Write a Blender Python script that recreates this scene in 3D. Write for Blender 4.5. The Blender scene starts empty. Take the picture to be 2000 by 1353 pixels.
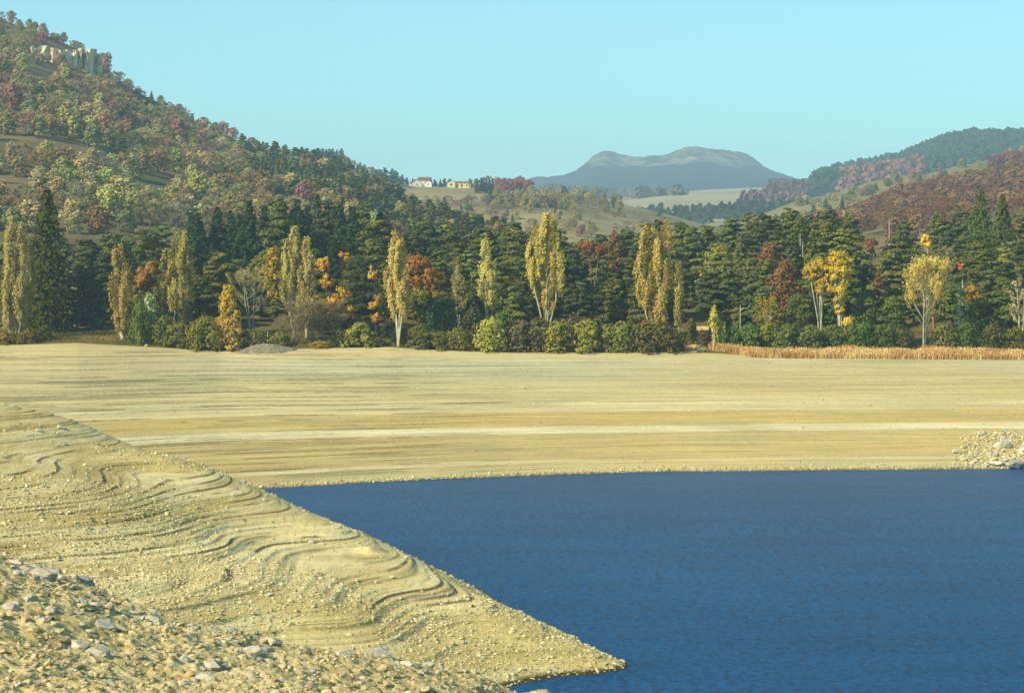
import bpy, math, random
import numpy as np
R = math.radians
sc = bpy.context.scene
COL = sc.collection
# ------------------------------------------------------------------ camera, sky, sun, exposure
F = 4511.0; YH = 560.0; H = 30.0            # focal length and horizon in photo pixels, eye height above the water
cd = bpy.data.cameras.new("camera"); cam = bpy.data.objects.new("camera", cd); COL.objects.link(cam)
cam.location = (0, 0, H); cam.rotation_euler = (R(90), 0, 0)
cd.sensor_width = 36; cd.lens = 36 * F / 2000; cd.shift_y = -(676.5 - YH) / 2000
cd.clip_start = 1.0; cd.clip_end = 40000
sc.camera = cam
SUN_EL, SUN_LEFT = 33.0, 54.0                # degrees; SUN_LEFT measured to the left of straight behind the camera
sdir = (-math.sin(R(SUN_LEFT)) * math.cos(R(SUN_EL)), -math.cos(R(SUN_LEFT)) * math.cos(R(SUN_EL)), math.sin(R(SUN_EL)))
w = bpy.data.worlds.new("World"); sc.world = w; w.use_nodes = True
nt = w.node_tree; bg = nt.nodes['Background']
sky = nt.nodes.new('ShaderNodeTexSky'); sky.sky_type = 'NISHITA'; sky.sun_disc = False
sky.sun_elevation = R(SUN_EL); sky.sun_rotation = math.atan2(sdir[0], sdir[1])
sky.altitude = 900; sky.air_density = 1.0; sky.dust_density = 0.3; sky.ozone_density = 1.6
mul = nt.nodes.new('ShaderNodeMix'); mul.data_type = 'RGBA'; mul.blend_type = 'MULTIPLY'; mul.inputs[0].default_value = 1
mul.inputs[7].default_value = (0.66, 1.09, 1.01, 1)
nt.links.new(sky.outputs[0], mul.inputs[6]); nt.links.new(mul.outputs[2], bg.inputs[0])
bg.inputs[1].default_value = 0.112
ld = bpy.data.lights.new("sun", 'SUN'); ld.energy = 4.8; ld.angle = R(0.5); ld.color = (1.0, 0.89, 0.64)
sun = bpy.data.objects.new("sun", ld); COL.objects.link(sun)
from mathutils import Vector
sun.rotation_euler = Vector(sdir).to_track_quat('Z', 'Y').to_euler()
vs = sc.view_settings; vs.view_transform = 'Standard'; vs.look = 'None'; vs.exposure = 0.7; vs.gamma = 1
cy = sc.cycles; cy.max_bounces = 5; cy.diffuse_bounces = 2; cy.glossy_bounces = 2; cy.transmission_bounces = 2
cy.transparent_max_bounces = 4; cy.volume_bounces = 0; cy.use_denoising = True; cy.caustics_reflective = False; cy.caustics_refractive = False

# ------------------------------------------------------------------ numeric helpers
def px2w(px, py, Y): return ((px - 1000) / F * Y, Y, H + (YH - py) / F * Y)
def zat(py, Y): return H + (YH - py) / F * Y
def lin(c):
    return tuple(((v / 255) / 12.92 if v / 255 <= .04045 else (((v / 255) + .055) / 1.055) ** 2.4) for v in c) + (1.0,)
_prm = np.random.RandomState(7).permutation(4096).astype(np.int64)
_val = np.random.RandomState(8).rand(4096)
def vn(x, y, s=0):
    x = np.asarray(x, float); y = np.asarray(y, float)
    xi = np.floor(x).astype(np.int64); yi = np.floor(y).astype(np.int64)
    fx = x - xi; fy = y - yi; fx = fx * fx * (3 - 2 * fx); fy = fy * fy * (3 - 2 * fy)
    h = lambda a, b: _val[_prm[(_prm[(a + s * 131) & 4095] + b) & 4095]]
    return (h(xi, yi) * (1 - fx) + h(xi + 1, yi) * fx) * (1 - fy) + (h(xi, yi + 1) * (1 - fx) + h(xi + 1, yi + 1) * fx) * fy
def fbm(x, y, s=0, o=4, g=.5):
    r = 0; a = 1; t = 0
    x = np.asarray(x, float); y = np.asarray(y, float)
    for k in range(o):
        x, y = x * .8 - y * .6 + 3.7, x * .6 + y * .8 + 1.3
        r = r + a * (vn(x * 2 ** k, y * 2 ** k, s + k) - .5) * 2; t += a; a *= g
    return r / t
def interp(u, pts):
    p = np.array(pts, float); return np.interp(u, p[:, 0], p[:, 1])
def sstep(a, b, x):
    t = np.clip((x - a) / (b - a), 0, 1); return t * t * (3 - 2 * t)
def terrace(z, P, sharp=.72, keep=.25):
    q = z / P; i = np.floor(q); f = q - i
    return (i + keep * f + (1 - keep) * sstep(sharp, 1.0, f)) * P

def mesh_np(name, V, faces, mats, smooth=False):
    """faces: list of (array(m,k), material index)"""
    me = bpy.data.meshes.new(name)
    V = np.asarray(V, np.float32)
    faces = [(np.asarray(f, np.int32), m) for f, m in faces if len(f)]
    nl = sum(f.size for f, _ in faces); nf = sum(len(f) for f, _ in faces)
    me.vertices.add(len(V)); me.vertices.foreach_set('co', V.ravel())
    me.loops.add(nl); me.polygons.add(nf)
    me.loops.foreach_set('vertex_index', np.concatenate([f.ravel() for f, _ in faces]))
    st = np.concatenate([np.full(len(f), f.shape[1], np.int32) for f, _ in faces])
    start = np.concatenate([[0], np.cumsum(st)[:-1]]).astype(np.int32)
    me.polygons.foreach_set('loop_start', start)
    me.polygons.foreach_set('material_index', np.concatenate([np.full(len(f), m, np.int32) for f, m in faces]))
    me.polygons.foreach_set('use_smooth', np.full(nf, smooth))
    for m in (mats if isinstance(mats, (list, tuple)) else [mats]): me.materials.append(m)
    me.update(calc_edges=True)
    return me
def grid_faces(nr, nc):
    i = np.arange(nr - 1)[:, None] * nc + np.arange(nc - 1)[None, :]
    i = i.ravel(); return np.stack([i, i + 1, i + nc + 1, i + nc], 1)
def grid_mesh(name, X, Y, Z, mat, smooth=True):
    V = np.stack([X.ravel(), Y.ravel(), Z.ravel()], 1)
    return mesh_np(name, V, [(grid_faces(*X.shape), 0)], mat, smooth)
def fattr(me, name, arr):
    at = me.attributes.new(name, 'FLOAT', 'POINT'); at.data.foreach_set('value', np.asarray(arr, np.float32).ravel()); return me
def link(name, me, parent=None, loc=(0, 0, 0), **props):
    o = bpy.data.objects.new(name, me); COL.objects.link(o); o.location = loc
    if parent is not None: o.parent = parent
    for k, v in props.items(): o[k] = v
    return o
class MB:
    def __init__(s): s.V = []; s.F = []; s.n = 0
    def add(s, V, F, m=0):
        V = np.asarray(V, float); s.V.append(V); s.F.append((np.asarray(F) + s.n, m)); s.n += len(V)
    def tube(s, pts, rad, m=0, k=6):
        pts = np.array(pts, float); n = len(pts); rad = np.array(rad, float)
        d = np.gradient(pts, axis=0); d /= np.linalg.norm(d, axis=1)[:, None] + 1e-9
        ref = np.where(np.abs(d[:, 2:3]) > .9, [[1, 0, 0]], [[0, 0, 1]])
        a = np.cross(d, ref); a /= np.linalg.norm(a, axis=1)[:, None]; b = np.cross(d, a)
        th = np.arange(k) / k * 2 * math.pi
        V = pts[:, None, :] + rad[:, None, None] * (a[:, None, :] * np.cos(th)[None, :, None] + b[:, None, :] * np.sin(th)[None, :, None])
        F = []
        for i in range(n - 1):
            for j in range(k): F.append((i * k + j, i * k + (j + 1) % k, (i + 1) * k + (j + 1) % k, (i + 1) * k + j))
        s.add(V.reshape(-1, 3), F, m)
    def box(s, c, d, m=0, rz=0):
        v = np.array([(x, y, z) for z in (-.5, .5) for y in (-.5, .5) for x in (-.5, .5)]) * np.array(d)
        cr, sr = math.cos(rz), math.sin(rz)
        v = np.stack([v[:, 0] * cr - v[:, 1] * sr, v[:, 0] * sr + v[:, 1] * cr, v[:, 2]], 1) + np.array(c)
        s.add(v, [(0, 2, 3, 1), (4, 5, 7, 6), (0, 1, 5, 4), (2, 6, 7, 3), (0, 4, 6, 2), (1, 3, 7, 5)], m)
    def leaves(s, C, N, size, rng, m=0, aspect=1.3):
        C = np.asarray(C); n = len(C); N = N / (np.linalg.norm(N, axis=1)[:, None] + 1e-9)
        t = rng.normal(size=(n, 3)); t -= (t * N).sum(1)[:, None] * N; t /= np.linalg.norm(t, axis=1)[:, None] + 1e-9
        b = np.cross(N, t); sz = (size * rng.uniform(.6, 1.3, n))[:, None] * .5
        k = rng.uniform(-.35, .35, (n, 1)) * sz
        V = np.stack([C + t * sz * aspect, C + b * sz + N * k, C - t * sz * aspect, C - b * sz + N * k], 1).reshape(-1, 3)
        s.add(V, np.arange(4 * n).reshape(-1, 4), m)
    def blades(s, A, B, wd, rng, m=0):
        A = np.asarray(A); B = np.asarray(B); n = len(A); d = B - A
        side = np.cross(d, rng.normal(size=(n, 3))); side /= np.linalg.norm(side, axis=1)[:, None] + 1e-9
        side = side * (wd * .5 if np.isscalar(wd) else wd[:, None] * .5)
        V = np.stack([A - side, A + side, B], 1).reshape(-1, 3)
        s.add(V, np.arange(3 * n).reshape(-1, 3), m)
    def mesh(s, name, mats, smooth=False):
        by = {}
        for f, m in s.F: by.setdefault((f.shape[1], m), []).append(f)
        return mesh_np(name, np.concatenate(s.V), [(np.concatenate(v), k[1]) for k, v in by.items()], mats, smooth)

# ------------------------------------------------------------------ materials
class NT:
    def __init__(s, name):
        s.m = bpy.data.materials.new(name); s.m.use_nodes = True; s.t = s.m.node_tree; s.b = s.t.nodes['Principled BSDF']
        s.b.inputs['Roughness'].default_value = .9; s.b.inputs['Specular IOR Level'].default_value = .1
    def n(s, kind, **kw):
        x = s.t.nodes.new('ShaderNode' + kind)
        for k, v in kw.items(): setattr(x, k, v)
        return x
    def l(s, a, b): s.t.links.new(a, b)
    def setin(s, i, v):
        if hasattr(v, 'node'): s.l(v, i)
        else: i.default_value = v
    def math(s, op, a, b=0.0, c=0.0, clamp=False):
        x = s.n('Math', operation=op, use_clamp=clamp)
        for i, v in enumerate((a, b, c)): s.setin(x.inputs[i], v)
        return x.outputs[0]
    def pos(s):
        return s.n('NewGeometry').outputs['Position']
    def vmul(s, v, k):
        x = s.n('VectorMath', operation='MULTIPLY'); s.l(v, x.inputs[0]); x.inputs[1].default_value = k; return x.outputs[0]
    def noise(s, v, scale=1.0, detail=4.0, rough=.55):
        x = s.n('TexNoise'); s.l(v, x.inputs['Vector']); x.inputs['Scale'].default_value = scale; x.inputs['Detail'].default_value = detail; x.inputs['Roughness'].default_value = rough
        return x.outputs['Fac']
    def ramp(s, f, stops, interp='LINEAR'):
        x = s.n('ValToRGB'); x.color_ramp.interpolation = interp; s.setin(x.inputs[0], f)
        e = x.color_ramp.elements
        while len(e) > 1: e.remove(e[0])
        e[0].position = stops[0][0]; e[0].color = stops[0][1]
        for p, c in stops[1:]:
            q = e.new(p); q.color = c
        return x.outputs[0]
    def mask(s, f, a, b):
        x = s.n('MapRange', interpolation_type='SMOOTHSTEP'); s.setin(x.inputs[0], f); x.inputs[1].default_value = a; x.inputs[2].default_value = b; return x.outputs[0]
    def mix(s, f, a, b, mode='MIX'):
        x = s.n('Mix', data_type='RGBA', blend_type=mode); s.setin(x.inputs[0], f); s.setin(x.inputs[6], a); s.setin(x.inputs[7], b); return x.outputs[2]
    def bump(s, h, dist, strength=1.0):
        x = s.n('Bump'); s.setin(x.inputs['Height'], h); x.inputs['Distance'].default_value = dist; x.inputs['Strength'].default_value = strength; s.l(x.outputs[0], s.b.inputs['Normal'])
    def base(s, c): s.setin(s.b.inputs['Base Color'], c)
def G(v): return (v, v, v, 1)
def A(rgb, k=.72):
    c = lin(rgb); return (c[0] * k, c[1] * k, c[2] * k, 1)

def mat_beach():
    s = NT('beach_sand'); p = s.pos(); z = s.n('SeparateXYZ'); s.l(p, z.inputs[0]); X, Z = z.outputs[0], z.outputs[2]
    warp = s.noise(s.vmul(p, (.018, .02, .02)), 1, 3)
    zz = s.math('ADD', Z, s.math('MULTIPLY', s.math('SUBTRACT', warp, .5), .5))
    f = s.math('DIVIDE', zz, 20.0)
    S = lambda z_, c, k=.72: (z_ / 20, A(c, k))
    c = s.ramp(f, [S(0, (100, 90, 55)), S(.12, (110, 98, 60)), S(.3, (222, 208, 150)), S(1.2, (216, 200, 140)), S(1.5, (230, 218, 165)), S(1.8, (216, 196, 132)), S(3, (218, 196, 128)),
                   S(4.4, (214, 194, 130)), S(5.0, (214, 194, 132)), S(5.12, (243, 234, 186)), S(5.85, (240, 230, 182)), S(6.0, (216, 196, 128)), S(7.0, (216, 192, 118)), S(7.9, (218, 196, 128)),
                   S(8.05, (242, 232, 180)), S(8.3, (222, 206, 148)), S(8.9, (236, 226, 172)), S(9.4, (224, 212, 155)), S(10.5, (218, 206, 150)), S(12.2, (214, 204, 152)), S(13.4, (205, 200, 156)),
                   S(14.8, (212, 208, 168)), S(16, (216, 208, 160)), S(16.8, (224, 210, 156)), S(19, (222, 202, 144))])
    # broad tan and ochre patches
    m1 = s.mask(s.noise(s.vmul(p, (.012, .02, .12)), 1, 5), .5, .68)
    c = s.mix(s.math('MULTIPLY', m1, .4), c, A((224, 190, 124), .74))
    m2 = s.mask(s.noise(s.vmul(p, (.02, .03, .35)), 1.7, 4), .48, .62)
    c = s.mix(s.math('MULTIPLY', m2, .4), c, A((196, 192, 142), .68))
    # fine strata lines, long in x, thin in z
    st = s.noise(s.vmul(p, (.02, .013, 2.6)), 1, 6, .7)
    c = s.mix(.55, c, s.ramp(st, [(.3, G(.74)), (.5, G(1.0)), (.68, G(1.14))]), 'MULTIPLY')
    st2 = s.noise(s.vmul(p, (.05, .017, 7.0)), 1, 3, .6)
    st3 = s.noise(s.vmul(p, (.035, .02, 17.0)), 1, 2, .5)
    c = s.mix(.42, c, s.ramp(st3, [(.38, G(.72)), (.5, G(1.0)), (.64, G(1.22))]), 'MULTIPLY')
    c = s.mix(.55, c, s.ramp(st2, [(.35, G(.7)), (.55, G(1.05)), (.7, G(1.2))]), 'MULTIPLY')
    # ledge shade painted as dark lines, mostly to the left
    ledge_shade = s.noise(s.vmul(p, (.022, .009, 2.1)), 1, 2, .5)
    left = s.mask(X, 12.0, -34.0)
    th = s.math('SUBTRACT', .7, s.math('MULTIPLY', left, .085))
    sm = s.math('MULTIPLY', s.mask(s.math('SUBTRACT', ledge_shade, th), 0.0, .03), .75)
    c = s.mix(s.math('MULTIPLY', sm, .6), c, A((132, 124, 84), .6))
    at = s.n('Attribute', attribute_name='ledge_shade'); c = s.mix(s.math('MULTIPLY', at.outputs['Fac'], .75), c, A((118, 100, 66), .6))
    # pale and dark pebbles
    vo = s.n('TexVoronoi'); s.l(s.vmul(p, (1.1, 1.1, 2.0)), vo.inputs['Vector']); vo.inputs['Scale'].default_value = 1.0
    spk = s.math('MULTIPLY', s.mask(vo.outputs['Distance'], .2, .1), s.mask(s.noise(p, .25, 3), .5, .62))
    c = s.mix(s.math('MULTIPLY', spk, .6), c, A((245, 235, 195), .8))
    gr = s.noise(s.vmul(p, (1, 1, 1)), 2.2, 5, .7)
    c = s.mix(.3, c, s.ramp(gr, [(.35, G(.72)), (.6, G(1.1))]), 'MULTIPLY')
    c = s.mix(1.0, c, (1.0, .95, .90, 1), 'MULTIPLY'); s.base(c); s.bump(gr, .12, .6)
    return s.m
def mat_near():
    s = NT('bank_gravel'); p = s.pos(); z = s.n('SeparateXYZ'); s.l(p, z.inputs[0]); Z = z.outputs[2]; Yc = z.outputs[1]
    st = s.noise(s.vmul(p, (.03, .03, .8)), 1, 5, .65)
    c = s.ramp(st, [(.3, A((196, 178, 116), .72)), (.43, A((216, 198, 134), .74)), (.52, A((226, 212, 156), .76)), (.6, A((236, 226, 178), .8)), (.7, A((210, 192, 130), .72))])
    st2 = s.noise(s.vmul(p, (.06, .06, 6.0)), 1, 4, .6)
    c = s.mix(.45, c, s.ramp(st2, [(.35, G(.66)), (.52, G(1.0)), (.68, G(1.2))]), 'MULTIPLY')
    # grey rubble tone on the bank close to the viewer
    nr = s.mask(Yc, 125, 90)
    c = s.mix(s.math('MULTIPLY', nr, .8), c, s.ramp(s.noise(p, .8, 6, .65), [(.33, A((158, 150, 112), .66)), (.5, A((200, 190, 142), .78)), (.66, A((226, 216, 170), .84))]))
    vo = s.n('TexVoronoi'); s.l(p, vo.inputs['Vector']); vo.inputs['Scale'].default_value = 3.2
    gr = s.noise(p, 3.5, 6, .7)
    c = s.mix(.4, c, s.ramp(gr, [(.33, G(.62)), (.5, G(1.0)), (.66, G(1.2))]), 'MULTIPLY')
    at = s.n('Attribute', attribute_name='ledge_shade'); c = s.mix(s.math('MULTIPLY', at.outputs['Fac'], .85), c, A((98, 86, 50), .5))  # shade of the ledge risers painted in as dark brown lines
    c = s.mix(nr, s.mix(1.0, c, (1.0, .925, .80, 1), 'MULTIPLY'), s.mix(1.0, c, (1.12, .99, .80, 1), 'MULTIPLY')); wet = s.mask(Z, .35, .12); c = s.mix(wet, c, A((92, 78, 42), .55))
    s.base(c)
    h = s.math('ADD', s.math('MULTIPLY', vo.outputs['Distance'], -.6), gr)
    s.bump(h, .07, .7)
    return s.m
def mat_simple(name, stops, scale, bump=.0, vec=(1, 1, 1), rough=.9, detail=5):
    s = NT(name); p = s.pos(); f = s.noise(s.vmul(p, vec), scale, detail, .62)
    s.base(s.ramp(f, stops)); s.b.inputs['Roughness'].default_value = rough
    if bump: s.bump(f, bump)
    return s.m
def mat_leaf(name, second=None, topmix=None, trans=.18, vary=.35, sc_=.9, gain=1.08, sat=.97):
    """foliage tinted by each object's own colour; an optional second leaf colour comes in by clumps or by height"""
    s = NT(name); t = s.t; t.nodes.remove(s.b)
    oi = s.n('ObjectInfo'); tc = s.n('TexCoord'); ob = tc.outputs['Object']
    c = oi.outputs['Color']
    ge = s.n('NewGeometry')
    if second is not None:
        f = s.mask(s.noise(ob, .35, 3), .42, .58)
        if topmix is not None:
            sp = s.n('SeparateXYZ'); s.l(tc.outputs['Generated'], sp.inputs[0])
            f = s.mask(s.math('ADD', sp.outputs[2], s.math('MULTIPLY', s.math('SUBTRACT', s.noise(ob, .3, 3), .5), .9)), topmix + .15, topmix - .15)
        c = s.mix(f, c, second)
    n1 = s.noise(ob, sc_, 3, .6)
    c = s.mix(1.0, c, s.ramp(n1, [(.3, G(1 - vary)), (.5, G(1.0)), (.7, G(1 + vary))]), 'MULTIPLY')
    c = s.mix(1.0, c, (1.06, 1.0, .83, 1), 'MULTIPLY')
    hs = s.n('HueSaturation'); s.l(c, hs.inputs['Color'])
    s.l(s.math('ADD', .5, s.math('MULTIPLY', s.math('SUBTRACT', oi.outputs['Random'], .5), .02)), hs.inputs['Hue'])
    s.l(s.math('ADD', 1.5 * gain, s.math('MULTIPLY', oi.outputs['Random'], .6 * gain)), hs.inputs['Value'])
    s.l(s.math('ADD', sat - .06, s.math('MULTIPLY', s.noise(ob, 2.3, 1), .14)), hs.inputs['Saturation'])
    d = s.n('BsdfDiffuse'); s.l(hs.outputs[0], d.inputs[0]); tr = s.n('BsdfTranslucent'); s.l(hs.outputs[0], tr.inputs[0])
    mx = s.n('MixShader'); mx.inputs[0].default_value = trans; s.l(d.outputs[0], mx.inputs[1]); s.l(tr.outputs[0], mx.inputs[2])
    s.l(mx.outputs[0], t.nodes['Material Output'].inputs[0])
    return s.m
def mat_bark(name, a, b, sc_=3):
    return mat_simple(name, [(.35, A(a, .8)), (.65, A(b, .8))], sc_, vec=(1, 1, .3))
def mat_plain(name, c, k=.75, rough=.8):
    s = NT(name); p = s.pos(); f = s.noise(p, 1.5, 4)
    s.base(s.mix(.25, A(c, k), s.ramp(f, [(.3, G(.7)), (.7, G(1.2))]), 'MULTIPLY')); s.b.inputs['Roughness'].default_value = rough
    return s.m
def mat_water():
    s = NT('lake_water'); p = s.pos()
    s.b.inputs['Roughness'].default_value = .12; s.b.inputs['IOR'].default_value = 1.33; s.b.inputs['Specular IOR Level'].default_value = .3
    a = s.noise(s.vmul(p, (1.1, .8, 1)), 2.0, 5, .7); b = s.noise(s.vmul(p, (.8, .5, 1)), 1.1, 4, .6); g = s.noise(s.vmul(p, (.02, .012, 1)), 1, 3)
    fl = s.noise(s.vmul(p, (1.0, .6, 1)), 1.35, 5, .75)  # wave-facet reflections painted into the body colour as light and dark flecks
    c = s.ramp(g, [(.35, (.002, .053, .143, 1)), (.65, (.003, .063, .162, 1))]); c = s.mix(1.0, c, s.ramp(fl, [(.39, G(.5)), (.47, G(.9)), (.59, G(1.28))]), 'MULTIPLY'); c = s.mix(1.0, c, s.ramp(s.noise(s.vmul(p, (.03, .09, 1)), 1.0, 4, .6), [(.35, G(.86)), (.65, G(1.12))]), 'MULTIPLY')
    h = s.math('ADD', s.math('MULTIPLY', a, .5), b)
    bp = s.n('Bump'); s.l(h, bp.inputs['Height']); bp.inputs['Distance'].default_value = 1.0; s.t.nodes.remove(s.b)
    df = s.n('BsdfDiffuse'); s.l(c, df.inputs[0]); gl = s.n('BsdfGlossy'); gl.inputs['Roughness'].default_value = .22; s.l(bp.outputs[0], gl.inputs['Normal'])
    fr = s.n('Fresnel'); fr.inputs['IOR'].default_value = 1.33; s.l(bp.outputs[0], fr.inputs['Normal'])
    f0 = s.n('Fresnel'); f0.inputs['IOR'].default_value = 1.33
    mx = s.n('MixShader'); s.l(s.math('ADD', s.math('MULTIPLY', fr.outputs[0], .06), s.math('MULTIPLY', s.math('POWER', f0.outputs[0], 2.0), .66)), mx.inputs[0]); s.l(df.outputs[0], mx.inputs[1]); s.l(gl.outputs[0], mx.inputs[2]); s.l(mx.outputs[0], s.t.nodes['Material Output'].inputs[0])
    return s.m
def mat_rock(name, ramp, sc_=1.2):
    s = NT(name); oi = s.n('ObjectInfo'); tc = s.n('TexCoord'); ob = tc.outputs['Object']
    f = s.noise(ob, sc_, 6, .65); c = s.ramp(f, ramp)
    v = s.ramp(oi.outputs['Random'], [(0, A((130, 116, 74), .6)), (.3, A((186, 168, 112), .6)), (.6, A((208, 188, 122), .62)), (.8, A((200, 156, 92), .6)), (1, A((228, 208, 146), .62))])
    c = s.mix(.75, c, v, 'MULTIPLY'); s.base(c); s.bump(f, .08, .7)
    return s.m

M = {}
M['beach'] = mat_beach(); M['near'] = mat_near(); M['water'] = mat_water()
M['ground'] = mat_simple('forest_ground', [(.3, A((92, 80, 42), .5)), (.45, A((140, 120, 62), .55)), (.58, A((128, 124, 58), .55)), (.7, A((178, 138, 84), .6))], .07, .3)
M['hill'] = mat_simple('hill_soil', [(.3, A((104, 98, 50), .5)), (.46, A((128, 116, 66), .52)), (.58, A((160, 138, 92), .55)), (.7, A((122, 116, 56), .5))], .015, .5)
M['meadow'] = mat_simple('meadow_grass', [(.3, A((140, 134, 80), .58)), (.45, A((184, 168, 108), .62)), (.58, A((142, 122, 84), .55)), (.75, A((204, 186, 126), .68))], .006, .5, vec=(1, .5, 1))
M['rightmeadow'] = mat_simple('slope_meadow', [(.3, A((96, 112, 50), .5)), (.5, A((160, 150, 80), .55)), (.6, A((186, 160, 106), .6)), (.75, A((120, 120, 60), .5))], .004, .5, vec=(.6, .6, 2.5))
M['plain'] = mat_simple('plain_grass', [(.3, A((150, 140, 96), .6)), (.48, A((196, 184, 140), .66)), (.6, A((176, 166, 120), .6)), (.72, A((120, 110, 84), .5))], .0016, 0, vec=(.5, 2.0, 1))
def mat_mountain():
    s = NT('mountain_slopes'); p = s.pos(); z = s.n('SeparateXYZ'); s.l(p, z.inputs[0])
    zz = s.math('ADD', z.outputs[2], s.math('MULTIPLY', s.math('SUBTRACT', s.noise(p, .004, 5), .5), 90))
    forest = s.mask(zz, 412, 402)
    rk = s.ramp(s.noise(s.vmul(p, (1, 1, .35)), .012, 7, .7), [(.33, A((60, 60, 40), .4)), (.46, A((110, 104, 76), .5)), (.58, A((170, 160, 124), .6)), (.7, A((214, 204, 160), .7))])
    fo = s.ramp(s.noise(p, .03, 4), [(.35, A((20, 30, 26), .4)), (.65, A((44, 54, 38), .5))])
    s.base(s.mix(forest, rk, fo)); s.bump(s.noise(p, .012, 7, .7), 25, .8); return s.m
M['mountain'] = mat_mountain()
M['ridge'] = mat_simple('ridge_forest', [(.3, A((30, 44, 30), .4)), (.52, A((50, 64, 38), .45)), (.62, A((110, 70, 50), .5)), (.78, A((80, 84, 50), .5))], .003, 8)
M['leaf'] = mat_leaf('foliage'); M['needle'] = mat_leaf('pine_needles', trans=.1, vary=.35, sc_=.6, gain=1.2)
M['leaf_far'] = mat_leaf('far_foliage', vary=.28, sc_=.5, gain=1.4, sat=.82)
M['leaf_beech'] = mat_leaf('turning_foliage', A((132, 138, 34), .42), .5)
M['leaf_mixed'] = mat_leaf('orange_yellow_foliage', A((196, 160, 36), .45))
M['leaf_poplar'] = mat_leaf('poplar_foliage', trans=.22, vary=.25, sc_=.7, gain=1.1, sat=.9)
M['bark'] = mat_bark('grey_bark', (96, 84, 66), (150, 134, 108)); M['pinebark'] = mat_bark('orange_pine_bark', (110, 74, 50), (190, 130, 90))
M['pale'] = mat_bark('pale_bark', (150, 142, 104), (216, 208, 166)); M['dark'] = mat_bark('dark_bark', (52, 44, 34), (84, 72, 54))
M['twig'] = mat_leaf('bare_twigs', trans=.05, vary=.2, gain=1.45, sat=.95)
M['rock'] = mat_rock('rubble_rock', [(.3, G(.62)), (.5, G(.95)), (.7, G(1.15))])
M['cliff'] = mat_simple('cliff_rock', [(.3, A((120, 106, 80), .65)), (.43, A((214, 192, 150), .85)), (.7, A((244, 226, 186), .9))], .25, .4, vec=(1, 1, .25))
M['white'] = mat_plain('white_wall', (244, 240, 225), .85); M['cream'] = mat_plain('cream_wall', (238, 222, 160), .8)
M['tile'] = mat_plain('red_roof_tiles', (164, 112, 90), .55); M['glass'] = mat_plain('dark_window', (50, 56, 64), .5, .2)
M['wood'] = mat_plain('weathered_wood', (186, 178, 150), .7); M['pebble'] = mat_simple('gravel_stones', [(.3, A((150, 136, 94), .62)), (.48, A((214, 198, 142), .7)), (.6, A((232, 218, 164), .76)), (.72, A((250, 240, 200), .8))], 1.7, detail=2)
M['bankstone'] = mat_simple('bank_stones', [(.3, A((124, 112, 84), .6)), (.42, A((176, 160, 118), .72)), (.52, A((214, 194, 146), .8)), (.6, A((196, 176, 134), .75)), (.66, A((214, 168, 112), .72)), (.74, A((246, 232, 188), .85))], 1.6, .02, detail=3)
M['grey'] = mat_simple('grey_gravel', [(.35, A((120, 116, 92), .6)), (.65, A((172, 166, 134), .65))], 1.2, .25)
M['reed'] = mat_simple('dry_reeds', [(.3, A((190, 142, 84), .8)), (.5, A((220, 176, 108), .88)), (.68, A((238, 212, 146), .9))], .25, vec=(1, 1, .6))
M['grass'] = mat_simple('tufted_grass', [(.3, A((104, 98, 44), .55)), (.55, A((150, 138, 66), .6)), (.7, A((190, 160, 92), .62))], .15)

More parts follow.
